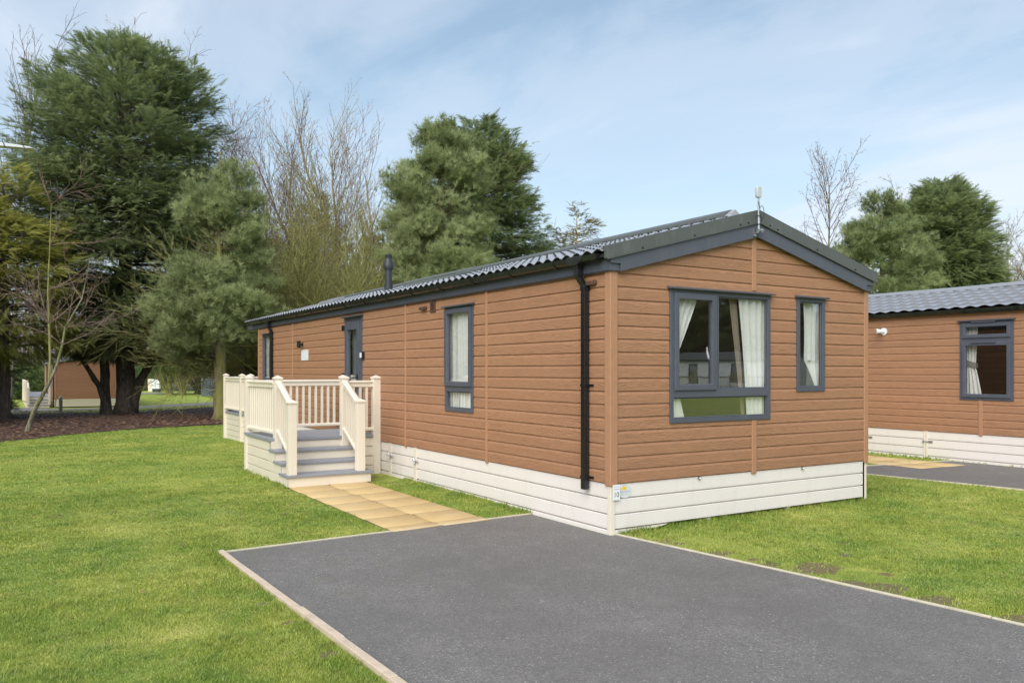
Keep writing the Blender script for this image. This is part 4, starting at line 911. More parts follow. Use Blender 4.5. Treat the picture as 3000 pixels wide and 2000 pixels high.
# ================================================================= generic simple lodges further away
def simple_lodge(name, loc, rz, W_, L_, label, sid, trim, skirtm, wins_long=(), wins_gable=(), door=None, zt=2.79, slope=.20, tile=M_TILE, group=None, drops=(), battens=(), pitch=.1376, chim=False):
    o = empty(name, loc, rz, label=label, cat='lodge', group=group)
    A = lambda u, z, d: (-d, u, z); B = lambda u, z, d: (u, -d, z); Cc = lambda u, z, d: (W_ + d, u, z); D = lambda u, z, d: (u, L_ + d, z)
    dh = [(door[0], .62, door[1], 2.6)] if door else []
    pr = siding_prof(.534, zt + .1, Z0, pitch)
    profile_wall('wall', sid, o, A, 0, L_, pr, list(wins_long) + dh, outward=(-1, 0, 0))
    profile_wall('wall', sid, o, B, 0, W_, siding_prof(.534, zt + W_ / 2 * slope, Z0, pitch), wins_gable, gable_planes(W_, zt + .1, slope), outward=(0, -1, 0))
    profile_wall('wall', sid, o, Cc, 0, L_, pr, outward=(1, 0, 0)); profile_wall('wall', sid, o, D, 0, W_, siding_prof(.534, zt + W_ / 2 * slope, Z0, pitch), [], gable_planes(W_, zt + .1, slope), outward=(0, 1, 0))
    for M_, a, b, o_ in ((A, 0, L_, (-1, 0, 0)), (B, 0, W_, (0, -1, 0)), (Cc, 0, L_, (1, 0, 0)), (D, 0, W_, (0, 1, 0))): skirting(o, M_, a, b, STR3, .534, 0, o_, skirtm)
    for (x, y) in ((0, 0), (W_, 0), (0, L_), (W_, L_)): t = MB(); t.box(x - .03 if x == 0 else x - .07, x + .07 if x == 0 else x + .03, y - .03 if y == 0 else y - .07, y + .07 if y == 0 else y + .03, .5, zt); t.build('corner_trim', trim, o)
    for u in battens: t = MB(); t.mbox(B, u - .04, u + .04, .5, zt + .1, .0, .028); t.build('batten', trim, o)
    zf_ = lambda x: zt + .12 + slope * (x if x < W_ / 2 else W_ - x)
    t = MB(); t.prism([(-.15, zf_(0) - .04), (W_ / 2, zf_(W_ / 2)), (W_ + .15, zf_(0) - .04), (W_ + .15, zf_(0) - .2), (W_ / 2, zf_(W_ / 2) - .2), (-.15, zf_(0) - .2)], lambda p, e: (p[0], (-.12, L_ + .12)[e], p[1]))
    rf_ = t.build('roof', tile, o)
    tile_roof('tile_sheet', rf_, -.17, W_ / 2, -.12, L_ + .12, lambda x: zf_(x) + .01, mat=tile, wav=.3, seg=3, course=.5); tile_roof('tile_sheet', rf_, W_ + .17, W_ / 2, -.12, L_ + .12, lambda x: zf_(x) + .01, mat=tile, wav=.3, seg=3, course=.5)
    for s in (0, 1): barge_z = None
    for M_, lst in ((A, wins_long), (B, wins_gable)):
        for r in lst:
            w_ = window(o, M_, r, [(r[0] + .06, r[1] + .06, r[2] - .06, r[3] - .08)]); 
            t = MB(); t.mbox(M_, r[0] - .1, r[2] + .1, r[1] - .1, r[3] + .1, -.5, -.45); t.build('blind', M_IN, w_)
    if door:
        dd = plate('door', M_ANTH, o, A, (door[0], .60, door[1], 2.62), [(door[0] + .16, .9, door[1] - .16, 2.45)], -.02, .04); t = MB(); t.mbox(A, door[0] + .1, door[1] - .1, .85, 2.5, -.01, .0); t.build('pane', M_GLASS, dd)
    for (yy) in drops: downpipe(o, yy, zt + .05, .3, brackets=())
    gutter(o, -.06, 0, L_, zt + .1); return o
bx_, by_ = at(160.8, 49.6)
simple_lodge('wood_lodge', (bx_, by_, gz(by_)), 0, W, 14, 'brown clad lodge across the road seen end-on between the tree trunks on the left', M_SID, M_TRIM, M_CREAM, wins_long=[(1.1, 1.2, 1.9, 2.6), (5.0, 1.2, 5.7, 2.6), (7.6, 1.2, 8.3, 2.6)], door=(2.9, 3.8), drops=(.3, 9.4), battens=(2.55,))
dk = empty('entrance_deck', (bx_, by_, gz(by_)), 0, label='cream deck with steps and long balustrade beside the brown lodge across the road', cat='deck')
t = MB(); t.box(-1.42, -.05, 1.3, 15, .63, .66); t.build('deck_floor', M_TREAD, dk)
deck_skirt(dk, lambda u, z, d: (-1.42 - d, u, z), 1.3, 15, .63, .0, M_CREAM, 4, (-1, 0, 0)); deck_skirt(dk, lambda u, z, d: (u, 1.3 - d, z), -1.42, -.05, .63, .0, M_CREAM, 4, (0, -1, 0))
prev = None
for k in range(9):
    p_ = (-1.42, 1.3 + 1.6 * k); post(dk, p_[0], p_[1], 0, 1.585, M_CREAM)
    if prev: rail_run(dk, prev, p_, .66, M_CREAM, n=7)
    prev = p_
post(dk, -.18, 1.3, .3, 1.585, M_CREAM)
for k, (yf, z) in enumerate(((.2, .19), (.55, .34), (.9, .50))):
    t = MB(); t.box(-1.42, -.25, yf, yf + .38, z - .035, z); t.build('step_tread', M_TREAD, dk); t = MB(); t.box(-1.40, -.27, yf + .03, 1.29, z - .17, z - .036); t.build('step_riser', M_CREAM, dk)
for x in (-1.38, -.28):
    post(dk, x, .28, .19, 1.2, M_CREAM); rail_run(dk, (x, .3, -.31), (x, 1.3, 0), .66, M_CREAM, n=4)
# lodge with charcoal balustrade further back
cx_, cy_ = at(455, 95); g2 = gz(cy_)
simple_lodge('wood_lodge', (cx_, cy_, g2), 0, W, 12, 'brown clad lodge far behind a dark charcoal balustrade', M_SID, M_TRIM, M_SKIRT, wins_long=[(2, 1.0, 2.8, 2.5), (5, 1, 5.8, 2.5)], wins_gable=[(.9, .9, 1.6, 2.6), (1.9, .7, 3.6, 2.6)], drops=(.3,))
def simple_deck(name, loc, rz, pts, label, m, fm=M_TREAD, group=None):
    o = empty(name, loc, rz, label=label, cat='deck', group=group)
    xs = [p[0] for p in pts]; ys = [p[1] for p in pts]
    t = MB(); t.box(min(xs), max(xs), min(ys), max(ys), .60, .64); t.build('deck_floor', fm, o)
    for p, q in zip(pts[:-1], pts[1:]):
        n = max(1, round(math.hypot(q[0] - p[0], q[1] - p[1]) / 1.5))
        for k in range(n):
            a = (p[0] + (q[0] - p[0]) * k / n, p[1] + (q[1] - p[1]) * k / n); b = (p[0] + (q[0] - p[0]) * (k + 1) / n, p[1] + (q[1] - p[1]) * (k + 1) / n)
            post(o, a[0], a[1], 0, 1.6, m, bevel=0); rail_run(o, a, b, .64, m, n=7)
        t = MB(); d = Vector((q[0] - p[0], q[1] - p[1], 0)).normalized(); nx = Vector((-d.y, d.x, 0)) * .03
        for s in range(4):
            z0, z1 = .02 + s * .15, .16 + s * .15; P_, Q_ = Vector((*p, 0)), Vector((*q, 0))
            t.add([P_ - nx + Vector((0, 0, z0)), Q_ - nx + Vector((0, 0, z0)), Q_ - nx + Vector((0, 0, z1)), P_ - nx + Vector((0, 0, z1)), P_ + nx + Vector((0, 0, z0)), Q_ + nx + Vector((0, 0, z0)), Q_ + nx + Vector((0, 0, z1)), P_ + nx + Vector((0, 0, z1))], [(0, 1, 2, 3), (4, 5, 6, 7), (0, 1, 5, 4), (3, 2, 6, 7)])
        t.build('deck_skirting', m, o)
    return o
ax_, ay_ = at(486, 90)
simple_deck('terrace_deck', (ax_, ay_, gz(ay_)), -.5, [(0, 4), (0, 0), (4.6, 0), (4.6, 4)], 'charcoal balustraded deck in front of the far brown lodge', M_CHAR)
ax_, ay_ = G(592, 1160)
M_SLATE = plain('slate_blue_board', (.10, .125, .14), .6)
simple_deck('terrace_deck', (ax_, ay_, gz(ay_)), -.55, [(0, 5), (0, 0), (5.5, 0)], 'slate grey deck corner with dark rail just left of the mossy pine trunk', M_SLATE)
# meter cabinets beside it
for (px, py, w_, h_, m, lab) in ((458.5, 1146, .62, 1.05, M_WHITEPL, 'white utility cabinet standing on a dark plinth before the far brown lodge'), (443, 1143, .5, 1.2, M_CREAM, 'cream utility cabinet behind and left of the white one')):
    t_ = 86 if py == 1146 else 89; x, y = at(px, t_); z = gz(y)
    o = empty('utility_cabinet', (x, y, z), -.5, label=lab, cat='cabinet')
    w_, h_ = (.78, .98) if py == 1146 else (.55, 1.0)
    t = MB(); t.box(-w_ / 2, w_ / 2, -.25, .25, .0 + .35, h_ + .35); t.build('cabinet_body', m, o, bevel=.02)
    t = MB(); t.box(-w_ / 2 + .04, w_ / 2 - .04, -.27, -.251, .42, h_ + .28); t.build('cabinet_door', m, o, bevel=.008)
    t = MB(); t.box(-w_ / 2 + .03, w_ / 2 - .03, -.22, .22, -.3, .35); t.build('plinth', M_CHAR if py == 1146 else M_CREAM, o)
# white lodge further back
wx_, wy_ = at(668, 72)
simple_lodge('white_lodge', (wx_, wy_, hz_(1150, 72)), R(-52), W, 9, 'white clad lodge with pale grey roof seen behind the terrace deck', M_SID_W, M_TRIM_W, M_SKIRT, wins_gable=[(1.0, 1.0, 1.4, 2.4), (2.9, 1.1, 3.3, 2.3)], door=None, tile=M_TILE2, wins_long=[(2, 1.2, 3, 2.4), (5, 1.2, 6, 2.4)], slope=.28)
# lodges and deck on the other side of the site: seen only mirrored in the gable windows
lx, ly = 44.3, -50.2
simple_lodge('white_lodge', (lx, ly, -.3), R(-18), 4.3, 13, 'white lodge with dark tile roof, mirrored in the large gable window', M_SID_W, M_TRIM_W, M_SKIRT, tile=M_TRIMMET, wins_long=[(1.5, 1.9, 2.9, 2.5), (4.2, .9, 5.1, 2.6), (8.2, 1.0, 9.6, 2.6)], door=(6.2, 7.1), zt=2.85, slope=.3)
simple_lodge('white_lodge', (60.0, -52.5, -.3), R(-18), 4.3, 13, 'white lodge mirrored in the narrow gable window', M_SID_W, M_TRIM_W, M_SKIRT, tile=M_TRIMMET, wins_long=[(1.5, 1.2, 3.2, 2.5), (5.2, .9, 6.1, 2.6), (8.2, 1.0, 9.6, 2.6)], zt=2.85, slope=.3)
simple_deck('terrace_deck', (38.6, -44.6, -.3), R(40), [(0, -2), (0, 0), (13, 0)], 'weathered timber balustraded deck, mirrored before the white lodge in the gable window', plain('weathered_timber', (.42, .36, .28), .7))
# bollard light
x, y = G(178, 1208)
bl = empty('bollard_light', (x, y, gz(y)), label='grey bollard light with white domed cap standing at the road verge', cat='bollard light')
t = MB(); t.tube([(0, 0, -.1), (0, 0, .62)], .085, 16); t.build('bollard_post', plain('grey_bollard', (.42, .39, .37), .6), bl, smooth=False)
t = MB(); t.tube([(0, 0, .62), (0, 0, .66)], .095, 16); t.build('collar', M_STEEL, bl)
t = MB(); t.tube([(0, 0, .66), (0, 0, .76), (0, 0, .80), (0, 0, .825), (0, 0, .835)], [.088, .088, .075, .045, .01], 16); t.build('lamp_dome', M_WHITEPL, bl, smooth=True)
# street lamp arm reaching in from the left edge
t_ = 15.0; x0, y0 = at(-90, t_); x1, y1 = at(103, t_)
sl = empty('street_lamp', (x0, y0, 0), label='flat pale grey street lamp head reaching in from the left edge before the big tree', cat='street lamp')
e_ = Vector((x1 - x0, y1 - y0, 0)); zl0, zl1 = hz_(414, t_), hz_(436, t_)
t = MB(); t.tube([(0, 0, 0), (0, 0, 2.5), (0, 0, zl0 + .02)], [.07, .06, .045], 14); t.build('pole', M_STEEL, sl)
nx = Vector((-e_.y, e_.x, 0)).normalized(); t = MB()
t.prism([(0, -.045), (0, .045), (.9, .012), (1, .0), (1, -.012), (.9, -.022)], lambda p, e: tuple(e_ * p[0] + nx * ((-.10, .10)[e]) + Vector((0, 0, zl0 + (zl1 - zl0) * p[0] + p[1] * 1.2))))
lh = t.build('lamp_head', plain('pale_grey_lamp', (.55, .56, .60), .4), sl, bevel=.01)
t = MB()
for f in (.58, .88):
    c = e_ * f + Vector((0, 0, zl0 + (zl1 - zl0) * f)); t.tube([c + e_.normalized() * -.03 + Vector((0, 0, .08)) - nx * .12, c + e_.normalized() * .03 + Vector((0, 0, -.07)) - nx * .12], .006, 5)
t.build('clip', M_BLACK, lh)

# ================================================================= vegetation kit
rng = np.random.default_rng(11)
def tri_template_frond(pairs=8, wid=.075, llen=.42, droop=.28, seed=0):
    r = np.random.default_rng(seed); T, C = [], []
    for k in range(pairs):
        s = .06 + .90 * k / pairs; ln = llen * (1 - .72 * s) * r.uniform(.8, 1.15)
        for sg in (-1, 1):
            a = R(38) * r.uniform(.8, 1.2); tip = (sg * ln * math.cos(a), s + ln * math.sin(a), -droop * (s + .3 * ln) ** 2 + r.uniform(-.05, .05))
            z = -droop * s * s
            T += [(0, s - wid * .5, z), (0, s + wid * .5, z), tip]; C += [s * .5, s * .5, min(1, s * .7 + .4)]
    T += [(-.03, .5, -droop * .25), (.03, .5, -droop * .25), (0, 1.12, -droop * 1.2)]; C += [.4, .4, 1]
    T += [(-.022, 0, 0), (.022, 0, 0), (0, .6, -droop * .36)]; C += [.1, .1, .4]
    return np.array(T), np.array(C)
def tri_template_tuft(n=20, wid=.06, spread=(12, 75), seed=0):
    r = np.random.default_rng(seed); T, C = [], []
    for k in range(n):
        a = r.uniform(0, 2 * math.pi); b = R(r.uniform(*spread)); ln = r.uniform(.7, 1.0); d = np.array([math.sin(b) * math.cos(a), math.cos(b), math.sin(b) * math.sin(a)])
        o = np.array([0, r.uniform(-.35, .25), 0]); p = np.cross(d, r.normal(size=3)); p /= np.linalg.norm(p)
        T += [o - p * wid * .5, o + p * wid * .5, o + d * ln]; C += [.15, .15, .95]
    return np.array(T), np.array(C)
def tri_template_leaves(n=9, seed=0):
    r = np.random.default_rng(seed); T, C = [], []
    for k in range(n):
        c = r.normal(size=3) * .45; d = r.normal(size=3); d /= np.linalg.norm(d); p = np.cross(d, r.normal(size=3)); p /= np.linalg.norm(p)
        T += [c - p * .10, c + p * .10, c + d * .42]; C += [.3, .4, .8]
    return np.array(T), np.array(C)
FRONDS = [tri_template_frond(seed=i) for i in range(4)]
TUFTS = [tri_template_tuft(seed=i) for i in range(4)]
LEAVES = [tri_template_leaves(seed=i) for i in range(4)]
def nrm(a): return a / np.maximum(np.linalg.norm(a, axis=-1, keepdims=True), 1e-9)
def instances(temps, pos, fwd, up, scale, tint):
    Vs, Ts = [], []; which = rng.integers(0, len(temps), len(pos))
    for w, (T, C) in enumerate(temps):
        m = which == w
        if not m.any(): continue
        f = nrm(fwd[m]); x = nrm(np.cross(f, up[m])); u = np.cross(x, f); s = scale[m][:, None, None]
        V = pos[m][:, None, :] + s * (T[None, :, 0:1] * x[:, None, :] + T[None, :, 1:2] * f[:, None, :] + T[None, :, 2:3] * u[:, None, :])
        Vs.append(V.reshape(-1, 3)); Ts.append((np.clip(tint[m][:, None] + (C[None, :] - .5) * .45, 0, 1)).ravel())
    return np.concatenate(Vs), np.concatenate(Ts)
def tri_obj(name, V, tint, mat, parent, **kw):
    return np_mesh(name, V, np.arange(len(V)).reshape(-1, 3), mat, parent, tint=tint, **kw)
def segs_obj(name, segs, mat, parent, sides=4, **kw):
    S = np.array([(*a, *b, r0, r1) for a, b, r0, r1 in segs]); A, B_, r0, r1 = S[:, 0:3], S[:, 3:6], S[:, 6], S[:, 7]
    d = nrm(B_ - A); h = np.where(np.abs(d[:, 2:3]) < .9, np.array([[0, 0, 1.0]]), np.array([[1.0, 0, 0]])); x = nrm(np.cross(d, h)); y = np.cross(d, x); V = []
    for (P_, r) in ((A, r0), (B_, r1)):
        for k in range(sides):
            a = 2 * math.pi * k / sides; V.append(P_ + (x * math.cos(a) + y * math.sin(a)) * r[:, None])
    V = np.stack(V, 1).reshape(-1, 3); n = len(S); b = (np.arange(n) * 2 * sides)[:, None]; F = []
    for k in range(sides): F.append(np.concatenate([b + k, b + (k + 1) % sides, b + sides + (k + 1) % sides, b + sides + k], 1))
    return np_mesh(name, V, np.concatenate(F), mat, parent, **kw)
def trunk_tube(pts, rads, n=12, flare=1.0, seed=0):
    t = MB(); P_ = [Vector(p) for p in pts]; fine, rr = [], []
    for i in range(len(P_) - 1):
        m = 6
        for k in range(m):
            f = k / m; fine.append(P_[i].lerp(P_[i + 1], f)); rr.append(rads[i] + (rads[i + 1] - rads[i]) * f)
    fine.append(P_[-1]); rr.append(rads[-1]); t.tube(fine, rr, n)
    for i in range(len(t.v)):
        v = Vector(t.v[i]); a = mnoise.noise(v * 1.7 + Vector((seed, 0, 0))); b = mnoise.noise(Vector((v.x * 9, v.y * 9, v.z * 1.5 + seed)))
        c = fine[min(i // n, len(fine) - 1)]; d = v - c; k = 1 + .22 * a + .25 * b + flare * .5 * max(0, 1 - (v.z - P_[0].z) / .7) ** 2
        t.v[i] = tuple(c + d * k)
    return t
def conifer(name, px, t, top, widths, bot_py, base_py, label, foliage, bark, style='frond', n_limb=150, per=60, size=.5, trunk_r=.25, lean=0, group=None, cat='tree', droop=.1, up_top=.9, gap=0.0, seed=1, tmul=1.0, ztr=None, name_l=None, trunks=None, tint=(.45, .2)):
    """widths: (photo row, half width in photo pixels) pairs from the top of the crown down"""
    global rng
    rng = np.random.default_rng(seed); k = t / FPX; x, y = at(px, t); zg = gz(y); root = empty(name, (x, y, zg), label=label, cat=cat, group=group)
    ztop = hz_(top, t) - zg; zbot = hz_(bot_py, t) - zg
    rows = sorted([(hz_(py, t) - zg, w * k) for py, w in widths]); zs, ws = np.array([r[0] for r in rows]), np.array([r[1] for r in rows])
    Rf = lambda z: np.interp(z, zs, ws)
    H = ztop - zbot
    # limbs: heights weighted by surface
    u = rng.random(n_limb * 3); z = zbot + H * u; keep = rng.random(len(z)) < (.25 + Rf(z) / ws.max()); z = z[keep][:n_limb]; n = len(z)
    az = (np.arange(n) * 2.39996 + rng.normal(0, .35, n)); Rl = Rf(z) * rng.uniform(.72, 1.12, n); uu = (z - zbot) / H
    rise = Rl * (up_top * uu ** 1.5 - droop * (1 - uu)); z0 = z - np.abs(rise) * .75; z0 = np.maximum(z0, zbot * .6)
    cx = lean * (z0 / ztop); co, si = np.cos(az), np.sin(az); segs = []; wob = rng.normal(0, .12, (n, 2))
    def limb(i, s):
        cv_ = s ** 1.0; return np.stack([cx[i] + co[i] * Rl[i] * s + si[i] * wob[i, 0] * s * s * Rl[i], si[i] * Rl[i] * s - co[i] * wob[i, 0] * s * s * Rl[i], z0[i] + rise[i] * s ** 1.3 + (z[i] - z0[i] - rise[i]) * s * .8], -1)
    for i in range(n):
        ii = np.full(5, i); P_ = limb(ii, np.linspace(0, .80, 5)); r0 = .008 + .014 * Rl[i]
        for q in range(4): segs.append((P_[q], P_[q + 1], r0 * (1 - .22 * q), r0 * (1 - .22 * (q + 1))))
    m = n * per; i = rng.integers(0, n, m)
    wgt = (.3 + Rl[i] / ws.max()); i = i[rng.random(m) < wgt]; m = len(i); s = 1 - (rng.random(m) ** 1.6) * .72
    P_ = limb(i, s); lat = np.stack([-si[i], co[i], 0 * s], -1); out = np.stack([co[i], si[i], 0 * s], -1)
    lw = rng.normal(0, 1, m) * (.34 * Rl[i] * (1.12 - s) ** .8 + .12); P_ = P_ + lat * lw[:, None] + np.stack([0 * s, 0 * s, rng.normal(0, .07, m) * (1 + Rl[i] * .3) - .03 * np.abs(lw)], -1)
    tl = rng.normal(0, tint[1] * .6, n)
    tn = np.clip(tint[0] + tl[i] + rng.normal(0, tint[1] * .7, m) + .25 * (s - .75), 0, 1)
    if gap > 0:
        g = np.array([mnoise.noise(Vector(p) * .55 + Vector((seed * 7.1, 0, 0))) for p in P_]); kk = g > -gap; P_, i, s, lw, tn, out, lat = P_[kk], i[kk], s[kk], lw[kk], tn[kk], out[kk], lat[kk]; m = len(i)
    uu_ = uu[i][:, None]
    if style == 'frond':
        fwd = out * .8 + lat * (np.sign(lw) * .55)[:, None] + np.array([[0, 0, 1.0]]) * (.05 + .75 * uu_ ** 1.4 - droop * 1.6 * (1 - uu_)) + rng.normal(0, .28, (m, 3)); upv = np.array([[0, 0, 1.0]]) + rng.normal(0, .35, (m, 3))
        V, tt = instances(FRONDS, P_, fwd, upv, size * rng.uniform(.6, 1.25, m), tn)
    else:
        cl = 9; P2 = np.repeat(P_, cl, 0) + rng.normal(0, size * .72, (m * cl, 3)) * np.array([[1, 1, .7]]); f2 = np.repeat(out * .5, cl, 0) + np.array([[0, 0, 1.0]]) * .8 + rng.normal(0, .38, (m * cl, 3)); tn = np.clip(tn + rng.normal(0, .16, m), 0, 1)
        V, tt = instances(TUFTS, P2, f2, rng.normal(0, 1, (m * cl, 3)), size * rng.uniform(.6, 1.15, m * cl), np.repeat(tn, cl))
        for q in range(0, m, 2): b = P_[q] * np.array([.78, .78, 1]) - np.array([0, 0, .18]); segs.append((b, P_[q], .012, .005))
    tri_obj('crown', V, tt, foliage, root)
    segs_obj('branches', segs, bark, root)
    pts = [(0, 0, -.15), (lean * .15, 0, ztop * .25), (lean * .5, 0.05, ztop * .55), (lean * .9, 0, ztop * .93)]
    trunk_tube(pts, [trunk_r, trunk_r * .8, trunk_r * .5, .03], seed=seed).build('trunk', bark, root, smooth=True)
    for (dx, dy, r_, hh, lx_) in (trunks or ()):
        trunk_tube([(dx, dy, -.15), (dx + lx_ * .3, dy, hh * .4), (dx + lx_, dy, hh)], [r_, r_ * .8, r_ * .45], seed=seed + 3).build('trunk', bark, root, smooth=True)
    return root
def grow(segs, p, d, Ln, r, lv, P_, rr):
    n = max(2, int(Ln / P_['seg'])); st = Ln / n
    for i in range(n):
        d = (d + Vector((rr.gauss(0, P_['wob']), rr.gauss(0, P_['wob']), rr.gauss(0, P_['wob']) + P_['up'][min(lv, len(P_['up']) - 1)]))).normalized()
        q = p + d * st; r2 = max(P_['rmin'], r * (1 - .75 / n)) if i < n - 1 or lv < P_['lv'] else P_['rmin']; r2 = r * (1 - (i + 1) / n * .72) if False else r2
        segs.append((tuple(p), tuple(q), r, r2)); f = (i + 1) / n
        if lv < P_['lv'] and f > P_['start'][min(lv, len(P_['start']) - 1)]:
            k = P_['kids'][min(lv, len(P_['kids']) - 1)]; c = int(k) + (rr.random() < k - int(k))
            for _ in range(c):
                a = R(P_['ang'] * rr.uniform(.6, 1.35)); ax = d.orthogonal().normalized(); ax.rotate(Matrix.Rotation(rr.uniform(0, 2 * math.pi), 3, d)); dd = d.copy(); dd.rotate(Matrix.Rotation(a, 3, ax))
                grow(segs, q, dd, Ln * P_['ratio'] * rr.uniform(.6, 1.1) * (1 - .45 * f), max(P_['rmin'], r2 * .55), lv + 1, P_, rr)
        p, r = q, r2
    P_['tips'].append(tuple(p))
def bare_tree(name, px, t, top_py, label, bark, r0=.12, lv=3, kids=(1.2, 1.3, 1.2), ang=32, ratio=.55, up=(.02, .05, .05), seg=.55, start=(.3, .15, .1), wob=.07, stems=1, spread=.0, seed=1, rmin=.007, group=None, lean=(0, 0), hmul=1.0, buds=None, cat='bare tree'):
    x, y = at(px, t); zg = gz(y); root = empty(name, (x, y, zg), label=label, cat=cat, group=group); rr = random.Random(seed); segs = []; H = (hz_(top_py, t) - zg) * hmul
    P_ = dict(seg=seg, wob=wob, up=up, rmin=rmin, lv=lv, start=start, kids=kids, ang=ang, ratio=ratio, tips=[])
    for s in range(stems):
        a = rr.uniform(0, 2 * math.pi); o = spread * rr.uniform(.0, .35); d = Vector((math.cos(a) * spread * .3 * rr.uniform(.3, 1) + lean[0], math.sin(a) * spread * .3 * rr.uniform(.3, 1) + lean[1], 1)).normalized()
        grow(segs, Vector((math.cos(a) * o, math.sin(a) * o, -.1)), d, H * (rr.uniform(.75, 1.0) if stems > 1 else .93), r0 * (1 if stems == 1 else rr.uniform(.5, 1)), 0, P_, rr)
    thick = [s for s in segs if s[2] > r0 * .42]; thin = [s for s in segs if s[2] <= r0 * .42]
    segs_obj('trunk', thick, bark, root, sides=7)
    if thin: segs_obj('twigs', thin, B_TWIG if bark is not B_MOSS and bark is not B_YTWIG and bark is not B_RED else bark, root, sides=3)
    if buds:
        T_ = np.array(P_['tips']); g = np.random.default_rng(seed); T_ = T_[g.random(len(T_)) < buds]; T_ = T_ + g.normal(0, .1, T_.shape)
        V, tt = instances(LEAVES, T_, g.normal(size=T_.shape), g.normal(size=T_.shape), np.full(len(T_), .055), g.random(len(T_)) * .3); tri_obj('seed_cones', V, tt, mat_leaf('dark_cones', (.03, .02, .012), (.10, .06, .035)), root)
    return root, len(segs)
def shrub(name, x, y, rad, h, n, label, mat, bark, seed=1, size=.16, group=None, stems=6, z0=.1, lift=0, cat='shrub', tint=.45):
    global rng
    rng = np.random.default_rng(seed); zg = gz(y); root = empty(name, (x, y, zg), label=label, cat=cat, group=group)
    c = rng.normal(size=(26, 3)); c = nrm(c) * rng.uniform(.45, 1, (26, 1)); c = c * np.array([[rad, rad, h * .5]]) + np.array([[0, 0, lift + h * .5]]); i = rng.integers(0, 26, n); P_ = c[i] + rng.normal(0, rad * .17, (n, 3)); P_ = P_[P_[:, 2] > lift * .8 + z0]
    V, tt = instances(LEAVES, P_, rng.normal(size=P_.shape), rng.normal(size=P_.shape), size * rng.uniform(.6, 1.3, len(P_)), np.clip(rng.normal(tint, .2, len(P_)), 0, 1)); tri_obj('crown', V, tt, mat, root)
    segs = []
    for q in range(stems):
        p = np.array([rng.normal(0, .08), rng.normal(0, .08), -.05]); e = c[rng.integers(0, 26)] * .9; mid = (p + e) / 2 + rng.normal(0, .12, 3); mid[2] = max(mid[2], .2)
        r_ = rng.uniform(.03, .06) * max(1, rad * .6); segs += [(p, mid, r_, r_ * .8), (mid, e, r_ * .8, r_ * .3)]
    segs_obj('stems', segs, bark, root, sides=6); return root

# ------------------------------------------------ the trees, by where they stand (column in photo pixels, distance in metres)
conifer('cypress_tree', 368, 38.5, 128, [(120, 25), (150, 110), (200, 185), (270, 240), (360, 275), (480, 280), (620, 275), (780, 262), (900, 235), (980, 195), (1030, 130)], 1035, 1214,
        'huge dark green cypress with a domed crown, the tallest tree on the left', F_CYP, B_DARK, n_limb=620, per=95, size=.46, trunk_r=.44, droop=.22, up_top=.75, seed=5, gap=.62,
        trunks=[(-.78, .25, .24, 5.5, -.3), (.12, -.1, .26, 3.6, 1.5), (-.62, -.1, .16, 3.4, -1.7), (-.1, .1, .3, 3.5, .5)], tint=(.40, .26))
conifer('pine_tree', 645, 31.5, 385, [(375, 10), (430, 45), (500, 85), (600, 112), (700, 122), (800, 150), (900, 190), (1000, 185), (1065, 110)], 1050, 1228,
        'grey green pine with a mossy trunk rising behind the left end of the deck', F_PINE, B_PINE, style='tuft', n_limb=150, per=12, size=.26, trunk_r=.26, droop=-.05, up_top=.65, seed=8, gap=.13, tint=(.50, .26))
conifer('pine_tree', 712, 35.0, 640, [(630, 30), (720, 60), (850, 90), (940, 95), (990, 60)], 985, 1226,
        'dark trunked pine standing directly behind the mossy pine', F_PINE, B_DARK, style='tuft', n_limb=40, per=8, size=.25, trunk_r=.24, droop=.0, seed=28, gap=.2, tint=(.32, .2))
conifer('conifer_tree', 10, 33, 480, [(470, 40), (560, 110), (660, 165), (760, 190), (860, 200), (960, 195), (1030, 130)], 1030, 1220,
        'yellow green drooping conifer cut by the left edge of the picture', F_YEL, B_DARK, n_limb=220, per=70, size=.46, trunk_r=.27, droop=.30, up_top=.5, seed=3, gap=.22, tint=(.5, .26))
conifer('pine_tree', 1288, 37, 360, [(348, 14), (400, 62), (480, 122), (580, 150), (680, 165), (780, 190), (900, 180)], 905, 1200,
        'broad grey green pine behind the middle of the lodge roof', F_PINE, B_PINE, style='tuft', n_limb=190, per=12, size=.28, trunk_r=.25, droop=-.1, up_top=.7, seed=12, gap=.34, tint=(.52, .26))
conifer('cypress_tree', 1400, 43, 345, [(338, 20), (370, 70), (440, 130), (540, 150), (620, 175), (700, 205), (780, 215), (900, 190)], 905, 1200,
        'dark cypress with feathery right side behind the broad pine', F_CYP, B_DARK, n_limb=400, per=70, size=.50, trunk_r=.3, droop=.05, up_top=.95, seed=14, gap=.5, tint=(.42, .24))
conifer('conifer_tree', 1690, 44, 590, [(585, 6), (640, 40), (690, 85), (740, 95), (800, 90)], 820, 1200,
        'thin golden conifer just peeping over the roof ridge', F_SPR, B_YTWIG, n_limb=90, per=24, size=.42, trunk_r=.07, droop=.1, up_top=.8, seed=16, gap=.1, tint=(.6, .2))
conifer('pine_tree', 2585, 38, 575, [(560, 12), (610, 60), (680, 105), (760, 130), (850, 140), (950, 120)], 930, 1200,
        'bushy green pine behind the gap between the two lodges', F_PINE, B_PINE, style='tuft', n_limb=150, per=12, size=.25, trunk_r=.2, droop=-.2, up_top=.7, seed=18, gap=.2, tint=(.36, .24))
conifer('cypress_tree', 2760, 43, 530, [(520, 15), (560, 70), (620, 115), (700, 140), (800, 150), (900, 140)], 915, 1200,
        'rounded dark cypress over the neighbour lodge roof', F_CYP, B_DARK, n_limb=400, per=70, size=.48, trunk_r=.25, droop=.05, up_top=.85, seed=20, gap=.6, tint=(.46, .24))
